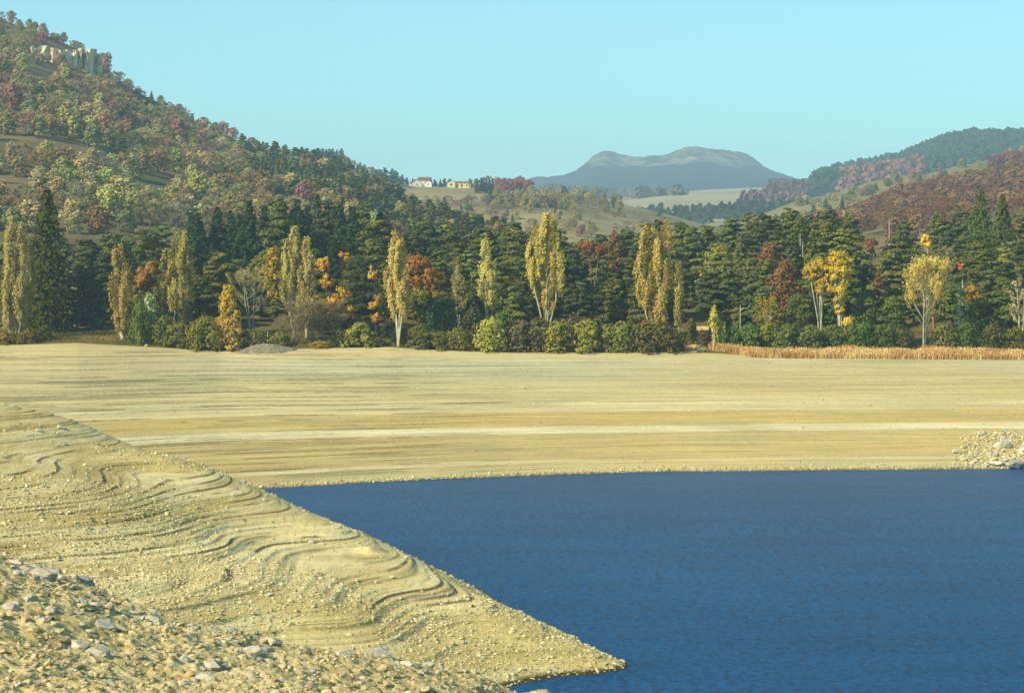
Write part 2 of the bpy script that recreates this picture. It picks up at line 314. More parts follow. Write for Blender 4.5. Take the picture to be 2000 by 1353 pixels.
# ------------------------------------------------------------------ terrain: the far shore and forest floor
YW = [(-400, 290), (0, 305), (300, 332), (490, 342.6), (700, 353), (1000, 366), (1300, 375), (2000, 381), (2500, 384)]
PT = [(-400, 672), (0, 674), (150, 670), (300, 678), (430, 686), (600, 681), (760, 678), (860, 684), (1000, 689), (1330, 689), (1400, 690), (1500, 696), (2000, 699), (2500, 699)]
ZM = [(-400, 20.6), (0, 20.9), (300, 20.9), (700, 20.7), (860, 19.5), (1300, 19.5), (1450, 18.2), (2500, 18.2)]     # z at Y = 478
ZB = [(-400, 30), (0, 30), (300, 30), (400, 33), (740, 33), (850, 29), (1150, 29), (1380, 38), (1500, 41), (2500, 42)]   # z at Y = 655
def zfar(u, Y, smooth=False):
    u = np.asarray(u, float); Y = np.asarray(Y, float)
    yw = interp(u, YW); z1 = H + (YH - interp(u, PT)) / F * 455; zm = interp(u, ZM); zb = interp(u, ZB)
    b = (Y - yw) / (455 - yw) * z1
    t = np.clip((Y - 455) / 23, 0, 1); t2 = np.clip((Y - 478) / 177, 0, 1)
    z = np.where(Y <= 455, b, np.where(Y <= 478, z1 + (zm - z1) * t, zm + (zb - zm) * t2))
    if smooth is True: return z
    X = (u - 1000) / F * Y
    m = np.clip(z / 1.5, 0, 1) * np.clip((455 - Y) / 6, 0, 1)
    zz = z + fbm(X * .02, Y * .02, 3) * .5 * m
    if smooth == 'ledge_shade':  # mask for the shade painted on the beach ledges
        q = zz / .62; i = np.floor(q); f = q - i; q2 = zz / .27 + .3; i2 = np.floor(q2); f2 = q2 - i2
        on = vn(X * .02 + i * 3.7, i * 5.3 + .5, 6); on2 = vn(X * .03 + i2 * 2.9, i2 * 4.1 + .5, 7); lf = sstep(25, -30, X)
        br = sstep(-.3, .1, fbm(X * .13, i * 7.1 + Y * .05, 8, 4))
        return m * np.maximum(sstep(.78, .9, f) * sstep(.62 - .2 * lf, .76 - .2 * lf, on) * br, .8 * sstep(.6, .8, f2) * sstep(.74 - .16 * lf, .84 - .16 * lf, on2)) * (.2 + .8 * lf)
    zt = terrace(zz, .62, .6, .35)
    k = sstep(.35, .75, vn(X * .014, z * .22, 5)) * .3 + .25 * sstep(15, -30, X)
    z = z + (fbm(X * .02, Y * .02, 3) * .5) * m + (zt - zz) * k * m + fbm(X * .8, Y * .8, 9, 3) * .05 * m
    g = np.clip((Y - 455) / 20, 0, 1)
    z = z + g * (fbm(X * .06, Y * .06, 12, 4) * .8) + g * .15 * fbm(X * .7, Y * .7, 13, 3)
    return z
us = np.arange(-380, 2400.1, 2.8)
s_ = np.concatenate([np.linspace(-.12, 0, 12)[:-1], np.linspace(0, 1, 330)])
U, S = np.meshgrid(us, s_); yw = interp(U, YW); YY = yw + (455 - yw) * S
link('beach', fattr(grid_mesh('beach', (U - 1000) / F * YY, YY, zfar(U, YY), M['beach']), 'ledge_shade', zfar(U, YY, 'ledge_shade')), kind='structure')
us2 = np.arange(-700, 2701, 6.0); yy = np.concatenate([np.linspace(455, 480, 34), np.linspace(481, 700, 110)])
U, YY = np.meshgrid(us2, yy); link('forest_ground', grid_mesh('forest_ground', (U - 1000) / F * YY, YY, zfar(U, YY), M['ground']), kind='structure')

# ------------------------------------------------------------------ terrain: the near bank and the spit (thin-plate spline through surveyed points)
CP = []
def cp(px, py, z): Y = (H - z) * F / (py - YH); CP.append(((px - 1000) / F * Y, Y, z))
def cpY(px, py, Y): CP.append(((px - 1000) / F * Y, Y, zat(py, Y)))
def cz(px, Y, z): CP.append(((px - 1000) / F * Y, Y, z))
crest = [(-220, 748, 290), (0, 786, 278), (130, 822, 268), (330, 892, 256), (400, 918, 251), (490, 956, 243), (560, 990, 236), (650, 1027, 228), (740, 1071, 219), (850, 1131, 208), (940, 1172, 201), (1020, 1211, 194), (1130, 1258, 187)]
for a in crest:
    cpY(*a)
    u, py, Y = a; z = zat(py, Y); CP.append(((u - 1000) / F * Y + 5, Y + 10, z - 3.2)); CP.append(((u - 1000) / F * Y + 13, Y + 26, max(z - 9, -3)))
for L in [(10.1, [(290, 922), (270, 942), (200, 975), (0, 995), (-150, 1005)]), (6.4, [(560, 1031), (445, 1046), (430, 1060), (330, 1080), (80, 1105)]), (5.0, [(700, 1075), (595, 1085), (570, 1118), (520, 1160), (380, 1190)]),
          (3.7, [(760, 1152), (715, 1172), (690, 1205), (500, 1222)]), (2.0, [(900, 1216), (820, 1255), (760, 1282), (600, 1292)]), (1.0, [(1010, 1280), (900, 1308), (800, 1325)]), (0, [(1228, 1299), (1120, 1319), (1030, 1333)])]:
    for px, py in L[1]: cp(px, py, L[0])
cp(0, 900, 12.4); cp(-150, 900, 12.4); cp(150, 860, 12.6)
for u in (-200, 200): cz(u, 180, 6.3)
cz(400, 165, 2.0); cz(700, 160, -.3); cz(900, 163, -.5); cz(1040, 172, -.6); cz(1150, 165, -2); cz(1300, 150, -3); cz(0, 150, 3.5); cz(-200, 150, 4.5); cz(400, 142, 2.4); cz(800, 140, 1.0)
cz(1240, 190, -2); cz(1330, 187, -4); cz(1260, 176, -2)
for u, py, Y in [(-250, 1010, 77), (0, 1086, 75), (250, 1191, 77), (500, 1266, 80), (800, 1321, 90), (940, 1338, 99), (1060, 1356, 112)]:
    cpY(u, py, Y); z = zat(py, Y); cz(u, Y + 12, z - 3.6); 
    cz(u, Y * .72, zat(min(py + 240, 1370) if u < 600 else 1385, Y * .72))
    cz(u, Y * .45, 22.0 - max(0, u - 700) * .004)
for u in (-200, 400, 1000): cz(u, 12, 24.5)
cz(1250, 100, 6); cz(1400, 100, 2); cz(1300, 60, 14); cz(1700, 60, 10); cz(1500, 125, -3); cz(1150, 140, .5); cz(1500, 30, 20)
CP = np.array(CP); SX = 1.5
def _k(d2): return .5 * d2 * np.log(d2 + 1e-9)
P = np.stack([CP[:, 0] * SX, CP[:, 1]], 1) / 100
n = len(P); D = ((P[:, None] - P[None]) ** 2).sum(2); Kx = _k(D) + np.eye(n) * 2e-5
Q = np.concatenate([np.ones((n, 1)), P], 1); Am = np.block([[Kx, Q], [Q.T, np.zeros((3, 3))]])
wt = np.linalg.solve(Am, np.concatenate([CP[:, 2], np.zeros(3)]))
def tps(X, Y):
    X = np.asarray(X, float); Y = np.asarray(Y, float); sh = X.shape; q = np.stack([X.ravel() * SX, Y.ravel()], 1) / 100; out = np.empty(len(q))
    for i in range(0, len(q), 40000):
        a = q[i:i + 40000]; d = ((a[:, None] - P[None]) ** 2).sum(2); out[i:i + 40000] = _k(d) @ wt[:n] + wt[n] + a @ wt[n + 1:]
    return out.reshape(sh)
def znear(X, Y, ledge_shade=False):
    X = np.asarray(X, float); Y = np.asarray(Y, float)
    z = tps(X, Y); far = sstep(108, 135, Y); m = far * np.clip((z - .2) / 1.0, 0, 1)
    zz = z + fbm(X * .05, Y * .025, 21, 3) * .15 + fbm(X * .3, Y * .12, 22, 2) * .04
    n2 = vn(X * .05, Y * .02, 27)
    za = terrace(zz, .3, .66, .25); zb = terrace(zz + .2, .9, .88, .4)
    k = sstep(.35, .7, vn(X * .035 + z * .6, Y * .03, 24))
    if ledge_shade:  # mask for the shade painted on the spit's terrace risers
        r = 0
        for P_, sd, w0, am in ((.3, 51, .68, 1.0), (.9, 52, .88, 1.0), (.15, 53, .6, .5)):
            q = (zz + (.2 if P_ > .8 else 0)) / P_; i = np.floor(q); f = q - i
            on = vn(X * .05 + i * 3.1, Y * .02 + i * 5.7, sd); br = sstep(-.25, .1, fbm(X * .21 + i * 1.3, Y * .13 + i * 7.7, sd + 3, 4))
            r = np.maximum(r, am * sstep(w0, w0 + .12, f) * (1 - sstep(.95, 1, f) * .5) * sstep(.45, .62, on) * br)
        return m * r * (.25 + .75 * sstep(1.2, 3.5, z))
    z = z + m * ((zz - z) * 1.0 + (za - zz) * (.12 + .7 * k) * sstep(1.2, 3.2, z) + (zb - zz) * .35 * sstep(.3, .6, n2))
    z = z + far * (fbm(X * .9, Y * .35, 31, 2) * .04 + fbm(X * 2.2, Y * .5, 33, 1) * .02)
    nb = 1 - far
    z = z + nb * (fbm(X * .22, Y * .16, 41, 3) * .3 + np.abs(fbm(X * .9, Y * .6, 42, 4, .6)) * -.24 + .05 + fbm(X * 2.4, Y * 1.6, 45, 3, .6) * .09)
    return z
us3 = np.arange(-330, 1500.1, 2.5)
y3 = np.concatenate([np.geomspace(4, 45, 40)[:-1], np.geomspace(45, 330, 1250)])
U, YY = np.meshgrid(us3, y3); XX = (U - 1000) / F * YY
XX = np.where(YY < 45, XX * (1 + (45 - YY) / 20), XX)
link('shore_bank', fattr(grid_mesh('shore_bank', XX, YY, znear(XX, YY), M['near']), 'ledge_shade', znear(XX, YY, True)), kind='structure')

# water and the wide base sheet under everything
xs = np.linspace(-400, 700, 12); ys = np.linspace(-60, 420, 8); U, YY = np.meshgrid(xs, ys)
link('lake_water', grid_mesh('lake_water', U, YY, U * 0, M['water']), kind='structure')
a = np.linspace(0, 2 * math.pi, 49)[:-1]; V = [(0, 0, -9)] + [(30000 * math.cos(t), 30000 * math.sin(t), -9) for t in a]
link('ground', mesh_np('ground', V, [(np.array([(0, i + 1, (i + 1) % 48 + 1) for i in range(48)]), 0)], M['meadow']), kind='structure')

# ------------------------------------------------------------------ hills
def hill(name, mat, crest, Yc, Y0, z0, u0, u1, p=1.0, amp=3.0, freq=.01, du=8, rows=90, back=.35, seed=50, rough=.0):
    def pos(u, t, noise=True):
        u = np.asarray(u, float); t = np.asarray(t, float)
        yc = interp(u, Yc) if not np.isscalar(Yc) else Yc + 0 * u
        zc = H + (YH - interp(u, crest)) / F * yc; z_0 = interp(u, z0) if not np.isscalar(z0) else z0
        Y = Y0 + (yc - Y0) * t; zt = z_0 + (zc - z_0) * np.clip(t, 0, 1) ** p - np.clip(t - 1, 0, 9) ** 1.3 * (zc - z_0) * 1.6
        X = (u - 1000) / F * Y
        if noise:
            e = sstep(0, .08, t) * (1 - .75 * sstep(.85, 1, t)); zt = zt + fbm(X * freq, Y * freq, seed, 5) * amp * e
            if rough: zt = zt + fbm(X * freq * 6, Y * freq * 6, seed + 9, 3) * rough
        return X, Y, zt
    uu = np.arange(u0, u1 + 1, du); tt = np.linspace(0, 1 + back, rows); U, T = np.meshgrid(uu, tt)
    link(name, grid_mesh(name, *pos(U, T), mat), kind='structure')
    return pos
LC = [(-400, -110), (-200, -40), (0, 38), (60, 55), (150, 95), (205, 124), (222, 150), (245, 168), (320, 208), (400, 244), (470, 280), (520, 296), (600, 318), (660, 336), (700, 352), (760, 388), (800, 418), (860, 445), (950, 475), (1100, 505), (1300, 530)]
left_hill = hill('hill', M['hill'], LC, [(-400, 1500), (400, 1500), (700, 1380), (800, 1150), (950, 950), (1300, 850)], 640, [(-400, 28), (1300, 26)], -420, 1250, 1.0, 7, .008, seed=51, rough=.4)
house_hill = hill('meadow_hill', M['meadow'], [(450, 300), (600, 306), (662, 316), (700, 334), (745, 350), (800, 363), (900, 367), (1050, 370), (1150, 380), (1200, 394), (1290, 414), (1400, 444), (1500, 464), (1600, 490)], 1980, 900, 22, 420, 1600, .9, 7, .006, seed=61)
red_hill = hill('wooded_hill', M['hill'], [(1150, 520), (1400, 480), (1550, 448), (1650, 428), (1700, 410), (1760, 384), (1850, 362), (1950, 347), (2000, 338), (2500, 290)], 1350, 700, [(1150, 20), (1500, 36), (2500, 40)], 1150, 2400, 1.0, 6, .008, seed=71)
slope_hill = hill('slope_meadow', M['rightmeadow'], [(1200, 470), (1450, 436), (1560, 396), (1650, 380), (1700, 361), (1800, 343), (1850, 329), (1900, 318), (2000, 295), (2500, 240)], 2300, 1300, 55, 1200, 2400, .9, 12, .005, seed=81)
far_ridge = hill('far_ridge', M['ridge'], [(1500, 352), (1590, 354), (1630, 344), (1680, 334), (1700, 330), (1760, 317), (1800, 300), (1850, 282), (1900, 270), (2000, 270), (2500, 290)], 4400, 2900, 130, 1500, 2450, .9, 25, .003, seed=91)
plain = hill('plain', M['plain'], [(700, 372), (1050, 374), (1150, 382), (1230, 384), (1300, 372), (1500, 367), (1570, 362), (1650, 352), (1750, 345), (2200, 345)], 5600, 1900, 50, 700, 2200, .8, 26, .0016, seed=101)
def mtn():
    cr = [(500, 372), (1000, 358), (1040, 349), (1090, 343), (1125, 336), (1140, 322), (1158, 306), (1172, 299), (1188, 297), (1215, 303), (1250, 305), (1290, 304), (1320, 295), (1345, 288), (1375, 289), (1400, 293), (1425, 293), (1450, 301), (1475, 311), (1495, 327), (1530, 341), (1570, 353), (1640, 366), (2300, 372)]
    return hill('mountain', M['mountain'], cr, 7600, 5600, 225, 500, 2300, 1.25, 34, .0035, 5, 150, seed=111, rough=13)
mtn()

# ------------------------------------------------------------------ plant builders
def clump_tree(seed, Hh, Wd, base=.12, nclump=40, leaf=.5, per=55, flat=.8, env='round', sparse=1.0, limbs=True):
    """limbs and leaf clumps spread through the crown's volume"""
    rng = np.random.RandomState(seed); cr = MB(); tr = MB()
    top = Hh; z0 = base * Hh; ax = rng.uniform(-.04, .04, 2) * Hh
    tp = [(ax[0] * t * t, ax[1] * t * t, Hh * .86 * t - .4 * (t == 0)) for t in np.linspace(0, 1, 7)]
    tr.tube(tp, np.linspace(Hh * .022, Hh * .004, 7), 0, 6)
    for i in range(nclump):
        t = ((i + .5) / nclump) ** .9 if env != 'round' else (i + rng.rand()) / nclump
        if env == 'round': r = math.sqrt(max(.03, 1 - (2 * t - .92) ** 2 * .95))
        elif env == 'pine': r = (1 - t) ** .55 * (.55 + .45 * min(1, t * 5)) * rng.uniform(.75, 1.15) + .08
        elif env == 'dome': r = math.sqrt(max(.02, 1 - t * t))
        elif env == 'oval': r = math.sin(math.pi * min(.97, max(.06, t * .9 + .08))) ** .7
        r *= Wd * .5; th = i * 2.399 + rng.uniform(-.5, .5); q = math.sqrt(rng.uniform(.12, 1)) * .84
        c = np.array([math.cos(th) * r * q + ax[0] * t, math.sin(th) * r * q + ax[1] * t, z0 + (top - z0) * (.03 + .93 * t)])
        rc = Wd * rng.uniform(.11, .2) * (1.0 if env != 'pine' else 1.1 - .5 * t); rz = rc * flat * rng.uniform(.8, 1.2)
        k = int(per * rng.uniform(.7, 1.25) * sparse)
        v = rng.normal(size=(k, 3)); v[:, 2] = np.abs(v[:, 2]) * .9 - .25 if flat < .6 else v[:, 2]; v /= np.linalg.norm(v, axis=1)[:, None]
        rad = rng.uniform(.55, 1.08, (k, 1))
        C = c + v * rad * np.array([rc, rc, rz])
        out = np.array([math.cos(th), math.sin(th), .35]) * .35
        cr.leaves(C, v + out + rng.normal(size=(k, 3)) * .38, leaf, rng)
        if limbs and i % 2 == 0:
            s0 = np.array([ax[0] * .3, ax[1] * .3, max(z0 * .7, c[2] - r * q * .7 - .5)])
            tr.tube([s0, (s0 + c) / 2 + [0, 0, .1 * r], c], [Hh * .008, Hh * .005, Hh * .002], 0, 4)
    return cr, tr
def spruce_tree(seed, Hh, Wd, leaf=.5, lev=26, droop=.28, per=9, ex=.85):
    rng = np.random.RandomState(seed); cr = MB(); tr = MB()
    tr.tube([(0, 0, -.3), (0, 0, Hh * .5), (0, 0, Hh * .97)], [Hh * .018, Hh * .01, .03], 0, 6)
    C = []; N = []
    for i in range(lev):
        t = i / lev; z = Hh * (.06 + .92 * t); r = Wd * .5 * (1 - t) ** ex * rng.uniform(.82, 1.12) + .18; nb = max(5, int(13 * (1 - t * .6)))
        a0 = rng.uniform(0, 6.28)
        for b in range(nb):
            th = a0 + b / nb * 6.283 + rng.uniform(-.2, .2); rr = r * rng.uniform(.75, 1.12); k = max(3, int(per * (rr / (Wd * .5) * .8 + .35)))
            q = (np.arange(k) + rng.rand(k)) / k; x = rr * q
            zz = z - droop * rr * q ** 1.3 + rng.normal(size=k) * .1; side = rng.normal(size=k) * .16 * (rr * q + .3)
            C.append(np.stack([np.cos(th) * x - np.sin(th) * side, np.sin(th) * x + np.cos(th) * side, zz], 1))
            N.append(np.stack([np.cos(th) * np.full(k, .75), np.sin(th) * np.full(k, .75), np.full(k, .75)], 1) + rng.normal(size=(k, 3)) * .35)
    C = np.concatenate(C); N = np.concatenate(N); cr.leaves(C, N, leaf, rng, aspect=1.5)
    k = len(C) // 3; j = rng.choice(len(C), k); cr.leaves(C[j] - [0, 0, .25], N[j] * [1, 1, .2], leaf, rng, aspect=1.2)
    return cr, tr
def spindle_tree(seed, spindles, leaf=.32, dens=1.0, stems=True, low=.0, gap=.15):
    """upright columnar stems: (dx, dy, z0, z1, radius, lean)"""
    rng = np.random.RandomState(seed); cr = MB(); tr = MB(); root = np.array([0, 0, -.4])
    for (dx, dy, z0, z1, rad, lean) in spindles:
        L = z1 - z0; n = int(L * rad * 98 * dens)
        t = rng.beta(1.55, 1.25, n); t = t * (1 - low) + low * rng.rand(n)
        env = np.sin(math.pi * np.clip(t * .86 + .1, 0, 1)) ** .8
        # vertical wisps: leaves gather on a dozen upright branchlets
        nw = int(10 + L * .9); wa = rng.uniform(0, 6.28, nw); wr = rng.uniform(.25, .98, nw); wt0 = rng.uniform(.0, .8, nw); wl = rng.uniform(.16, .34, nw)
        wi = rng.randint(0, nw, n); tt = np.clip(wt0[wi] + wl[wi] * rng.rand(n), 0, 1)
        env = np.sin(math.pi * np.clip(tt * .84 + .1, 0, 1)) ** .75
        j = rng.normal(size=(n, 3)) * [.24, .24, .3]
        x = np.cos(wa[wi]) * wr[wi] * rad * env; y = np.sin(wa[wi]) * wr[wi] * rad * env
        C = np.stack([dx + lean * tt * L + x, dy + y, z0 + tt * L], 1) + j
        Nn = np.stack([np.cos(wa[wi]), np.sin(wa[wi]), np.full(n, .25)], 1) + rng.normal(size=(n, 3)) * .45
        keep = rng.rand(n) > gap * (1 - sstep(.0, .45, tt)); C = C[keep]; Nn = Nn[keep]
        cr.leaves(C, Nn, leaf, rng)
        if stems:
            b = np.array([dx * .15, dy * .15, max(0, z0 * .25)]); m1 = np.array([dx * .8, dy * .8, z0 * .9 + .5])
            tp = np.array([dx + lean * L, dy, z0 + L * .9])
            tr.tube([root * [1, 1, 1] + b * [1, 1, 0], b, m1, (m1 + tp) / 2, tp], [.26, .24, .17, .1, .03], 0, 6)
            for w in range(nw):
                ta, tb = wt0[w] * .6, min(.98, wt0[w] + wl[w]); ea = math.sin(math.pi * min(.95, tb * .84 + .1)) ** .75
                p0 = np.array([dx + lean * ta * L, dy, z0 + ta * L]); p1 = np.array([dx + lean * tb * L + math.cos(wa[w]) * wr[w] * rad * ea, dy + math.sin(wa[w]) * wr[w] * rad * ea, z0 + tb * L])
                tr.tube([p0, (p0 + p1) / 2 + (p1 - p0) * [.18, .18, -.1], p1], [.06, .04, .015], 0, 4)
    return cr, tr
def bare_tree(seed, Hh, Wd, stems=1, twigs=900, fork=.35, tw=.07, up=.8, leaf=0, nleaf=0, vase=False):
    rng = np.random.RandomState(seed); cr = MB(); tr = MB(); tips = []
    for s in range(stems):
        a = rng.uniform(0, 6.28) if stems > 1 else 0; ln = rng.uniform(.05, .16) * Wd if stems > 1 else 0
        hh = Hh * rng.uniform(.75, .93); P0 = np.array([math.cos(a) * ln * .25, math.sin(a) * ln * .25, -.3]); P2 = np.array([math.cos(a) * ln * 1.6, math.sin(a) * ln * 1.6, hh])
        P1 = (P0 + P2) / 2 + rng.normal(size=3) * [.02 * Hh, .02 * Hh, 0]
        rb = Hh * .014 / stems ** .3; tr.tube([P0, (P0 + P1) / 2, P1, (P1 + P2) / 2, P2], [rb * 1.2, rb, rb * .75, rb * .4, rb * .12], 0, 6)
        nb = int(22 / stems ** .5)
        for b in range(nb):
            t = fork + (1 - fork) * (b + rng.rand()) / nb; q = t
            o = P0 + (P1 - P0) * min(1, q * 2) if q < .5 else P1 + (P2 - P1) * (q - .5) * 2
            th = b * 2.4 + rng.rand(); env = math.sin(math.pi * min(.96, ((t - fork) / (1 - fork)) * .62 + .34)) if not vase else .5 + .5 * math.sin(math.pi * min(.9, (t - fork) / (1 - fork) * .6 + .3))
            rr = Wd * .5 * env * rng.uniform(.7, 1.05); hz = rr * up * rng.uniform(.8, 1.5)
            e = o + [math.cos(th) * rr, math.sin(th) * rr, min(hz, Hh * 1.0 - o[2])]
            mid = (o + e) / 2 + np.array([math.cos(th), math.sin(th), -.3]) * rr * .1
            tr.tube([o, mid, e], [rb * .4, rb * .24, rb * .08], 0, 4); tips.append((o, mid, e))
    T = np.array([[a, b, c] for a, b, c in tips])
    i = rng.randint(0, len(T), twigs); q = rng.uniform(.3, 1.05, (twigs, 1))
    A_ = T[i, 1] + (T[i, 2] - T[i, 1]) * q; d = rng.normal(size=(twigs, 3)) + [0, 0, up * 1.3]; d /= np.linalg.norm(d, axis=1)[:, None]
    L = Wd * .13 * rng.uniform(.5, 1.3, (twigs, 1)); B = A_ + d * L
    cr.blades(A_, B, tw, rng); A2 = A_ + d * L * .4; d2 = rng.normal(size=(twigs, 3)) + [0, 0, .6]; d2 /= np.linalg.norm(d2, axis=1)[:, None]
    cr.blades(A2, A2 + d2 * L * .7, tw * .8, rng)
    if nleaf:
        j = rng.randint(0, twigs, nleaf); C = B[j] + rng.normal(size=(nleaf, 3)) * .25; cr.leaves(C, rng.normal(size=(nleaf, 3)) + d[j], leaf, rng)
    return cr, tr
def layered_pine(seed, Hh, Wd, bare=.16, leaf=.42, plates=34, per=95):
    """Scots pine: flat needle plates at branch ends with dark gaps between"""
    rng = np.random.RandomState(seed); cr = MB(); tr = MB(); ax = rng.uniform(-.05, .05, 2) * Hh
    axis = lambda t: np.array([ax[0] * math.sin(t * 2.2), ax[1] * math.sin(t * 1.7), Hh * t])
    tr.tube([axis(t) - [0, 0, .4 * (t == 0)] for t in np.linspace(0, .96, 8)], np.linspace(Hh * .02, .04, 8), 0, 7)
    for i in range(plates):
        t = (i + .4) / plates; zt = bare + (1 - bare) * t
        r = Wd * .5 * ((1 - t) ** (.6 + .35 * (seed % 2)) * (.72 + .28 * min(1, t * 4)) * rng.uniform(.72, 1.15) + .05)
        th = i * 2.399 + rng.uniform(-.45, .45); o = axis(zt * .97)
        nsub = 3 if r > Wd * .22 else 2 if r > Wd * .1 else 1
        e = o + [math.cos(th) * r, math.sin(th) * r, r * rng.uniform(-.02, .3)]
        tr.tube([o - [0, 0, .1 * r], (o + e) / 2 - [0, 0, .04 * r], e], [Hh * .006, Hh * .004, .02], 0, 4)
        for k in range(nsub):
            q = 1 - k * .3 * rng.uniform(.8, 1.2); c = o + (e - o) * q + rng.normal(size=3) * [.35, .35, .34] * (Wd / 8)
            rc = Wd * rng.uniform(.10, .21) * (1.05 - .45 * t); rz = rc * rng.uniform(.38, .72); m = int(per * rng.uniform(.7, 1.2) * (1.1 - .45 * t))
            v = rng.normal(size=(m, 3)); v[:, 2] = np.abs(v[:, 2]) - .35; v /= np.linalg.norm(v, axis=1)[:, None]
            C = c + v * rng.uniform(.6, 1.1, (m, 1)) * [rc, rc, rz]
            N = v * [.7, .7, 1.0] + np.array([math.cos(th) * .35, math.sin(th) * .35, .35]) + rng.normal(size=(m, 3)) * .3
            cr.leaves(C, N, leaf, rng, aspect=1.4)
    return cr, tr
def tree_meshes(bt, name, lm, bm):
    cr, tr = bt; return cr.mesh(name + '_crown', lm), tr.mesh(name + '_trunk', bm, True)
ITEMS = []                                     # every plant and stone that gets its label at the end
AUTO = []                                      # copies, placed once it is known how much of each shows
def dims(me, _c={}):
    if me.name not in _c:
        v = np.empty(len(me.vertices) * 3, np.float32); me.vertices.foreach_get('co', v); v = v.reshape(-1, 3); _c[me.name] = (np.percentile(np.abs(v[:, :2]).max(1), 92), v[:, 2].max())
    return _c[me.name]
def make(a):
    single = not isinstance(a['me'], tuple)
    root = bpy.data.objects.new(a['kind'], a['me'] if single else None); COL.objects.link(root)
    root.location = a['loc']; root.rotation_euler = (0, 0, a['rz']); root.scale = (a['s'], a['s'], a['sz']); root.color = a['color']
    if not single:
        for me, pn in zip(a['me'], ('crown', 'trunk')):
            c = bpy.data.objects.new(pn, me); COL.objects.link(c); c.parent = root; c.color = a['color']
    root['category'] = a['cat']; root['group'] = a['group']
    if a['label']: root['label'] = a['label']
    else: ITEMS.append((root, a['look'], a['px'], a['py']))
    return root
def put_tree(kind, me, x, y, z, s, sz, rz, color, look, group, label=None, cat=None, tip=5):
    a = dict(kind=kind, me=me, loc=(x, y, z), s=s, sz=sz, rz=rz, color=color, look=look, group=group, label=label, cat=cat or 'tree', px=1000 + x / y * F, py=YH - (z + (tip or 5) * .6 - H) / y * F)
    if cat in ('rock', 'boulder'): return make(a)
    AUTO.append(a)
put_one = put_tree
def settle():
    """near to far: count the pixels each plant shows, leave out the hidden ones, past 290 of a kind gather the smallest"""
    can = np.zeros((680, 1000), bool); gy, gx = np.mgrid[0:680, 0:1000]
    for a in sorted(AUTO, key=lambda a: a['loc'][1]):
        me = a['me'][0] if isinstance(a['me'], tuple) else a['me']; w_, h_ = dims(me); x, y, z = a['loc']; k = F / y / 2
        w_ = w_ * a['s'] * k; h_ = h_ * a['sz'] * k; cx = 500 + x * k; by = (YH / 2) - (z - H) * k; cyy = by - h_ / 2
        x0, x1, y0, y1 = int(max(0, cx - w_)), int(min(999, cx + w_)) + 1, int(max(0, by - h_)), int(min(679, by)) + 1
        a['vis'] = 0
        if x1 <= x0 or y1 <= y0: a['vis'] = 5 if -60 < cx < 1170 else 0; continue
        e = ((gx[y0:y1, x0:x1] + .5 - cx) / (w_ * .85)) ** 2 + ((gy[y0:y1, x0:x1] + .5 - cyy) / (h_ * .5)) ** 2 < 1
        sub = can[y0:y1, x0:x1]; a['vis'] = int((e & ~sub).sum()); sub |= e
    kinds = {}
    for a in AUTO:
        if a['label'] or a['vis'] >= 4: kinds.setdefault(a['kind'], []).append(a)
    for kd, v in kinds.items():
        v.sort(key=lambda a: (not a['label'], -a['vis']))
        for a in v[:288]: make(a)
        rest = {}
        for a in v[288:]: rest.setdefault(a['look'], []).append(a)
        for lk, q in rest.items():
            mb = MB()
            for a in q:
                me = a['me'][0] if isinstance(a['me'], tuple) else a['me']
                V = np.empty(len(me.vertices) * 3, np.float32); me.vertices.foreach_get('co', V); V = V.reshape(-1, 3); nl = np.array([p.loop_total for p in me.polygons]); mi = np.array([p.material_index for p in me.polygons])
                if (nl[mi == 0] != nl[mi == 0][0]).any(): continue
                kk = nl[mi == 0][0]; vi = np.empty(len(me.loops), np.int32); me.loops.foreach_get('vertex_index', vi); fm = np.repeat(mi == 0, nl); Fc = vi[fm].reshape(-1, kk)
                used = np.unique(Fc); rm = np.zeros(len(V), int); rm[used] = np.arange(len(used)); c, s_n = math.cos(a['rz']), math.sin(a['rz']); W = V[used]
                mb.add(np.stack([(W[:, 0] * c - W[:, 1] * s_n) * a['s'] + a['loc'][0], (W[:, 0] * s_n + W[:, 1] * c) * a['s'] + a['loc'][1], W[:, 2] * a['sz'] + a['loc'][2]], 1), rm[Fc])
            if mb.n:
                nm = kd.replace('_tree', '') + '_wood'; o = link(nm, mb.mesh(nm, q[0]['me'].materials[0] if not isinstance(q[0]['me'], tuple) else q[0]['me'][0].materials[0]), kind='stuff'); o.color = q[0]['color']; o['label'] = 'distant small crowns, each a ' + lk
    print('KINDS', {k: len(v) for k, v in kinds.items()}, 'of', len(AUTO))
def ground_far(px, Y): return float(zfar(px, Y))
VIEW = []                                      # (px, Y, half width) of trees that must stay in view
LAND = []                                      # landmarks for labels: (px, py, words)

rnd = random.Random(5)
# prototypes at unit-ish sizes (metres), scaled per copy
PINE = [tree_meshes(layered_pine(100 + i, 15, w_, b_), 'pine', M['needle'], M['pinebark']) for i, (w_, b_) in enumerate([(7.5, .14), (8.6, .18), (6.6, .1), (8.0, .3), (7.0, .2), (9.2, .12), (5.4, .08), (6.8, .34), (8.4, .06)])]
SPRUCE = [tree_meshes(spruce_tree(130 + i, 15, w_), 'spruce', M['needle'], M['dark']) for i, w_ in enumerate([5.6, 6.6, 5.0])]
ROUND = [tree_meshes(clump_tree(160 + i, 11, w_, .14, 44, .42, 62, .85, e_), 'broadleaf', M['leaf'], M['bark']) for i, (w_, e_) in enumerate([(8, 'round'), (7, 'oval'), (9, 'round'), (6.4, 'oval')])]
BARE = [tree_meshes(bare_tree(190 + i, 11, w_, st, 1100, .25, .075, .8), 'bare', M['twig'], M['bark']) for i, (w_, st) in enumerate([(7, 1), (8, 2), (6, 1)])]
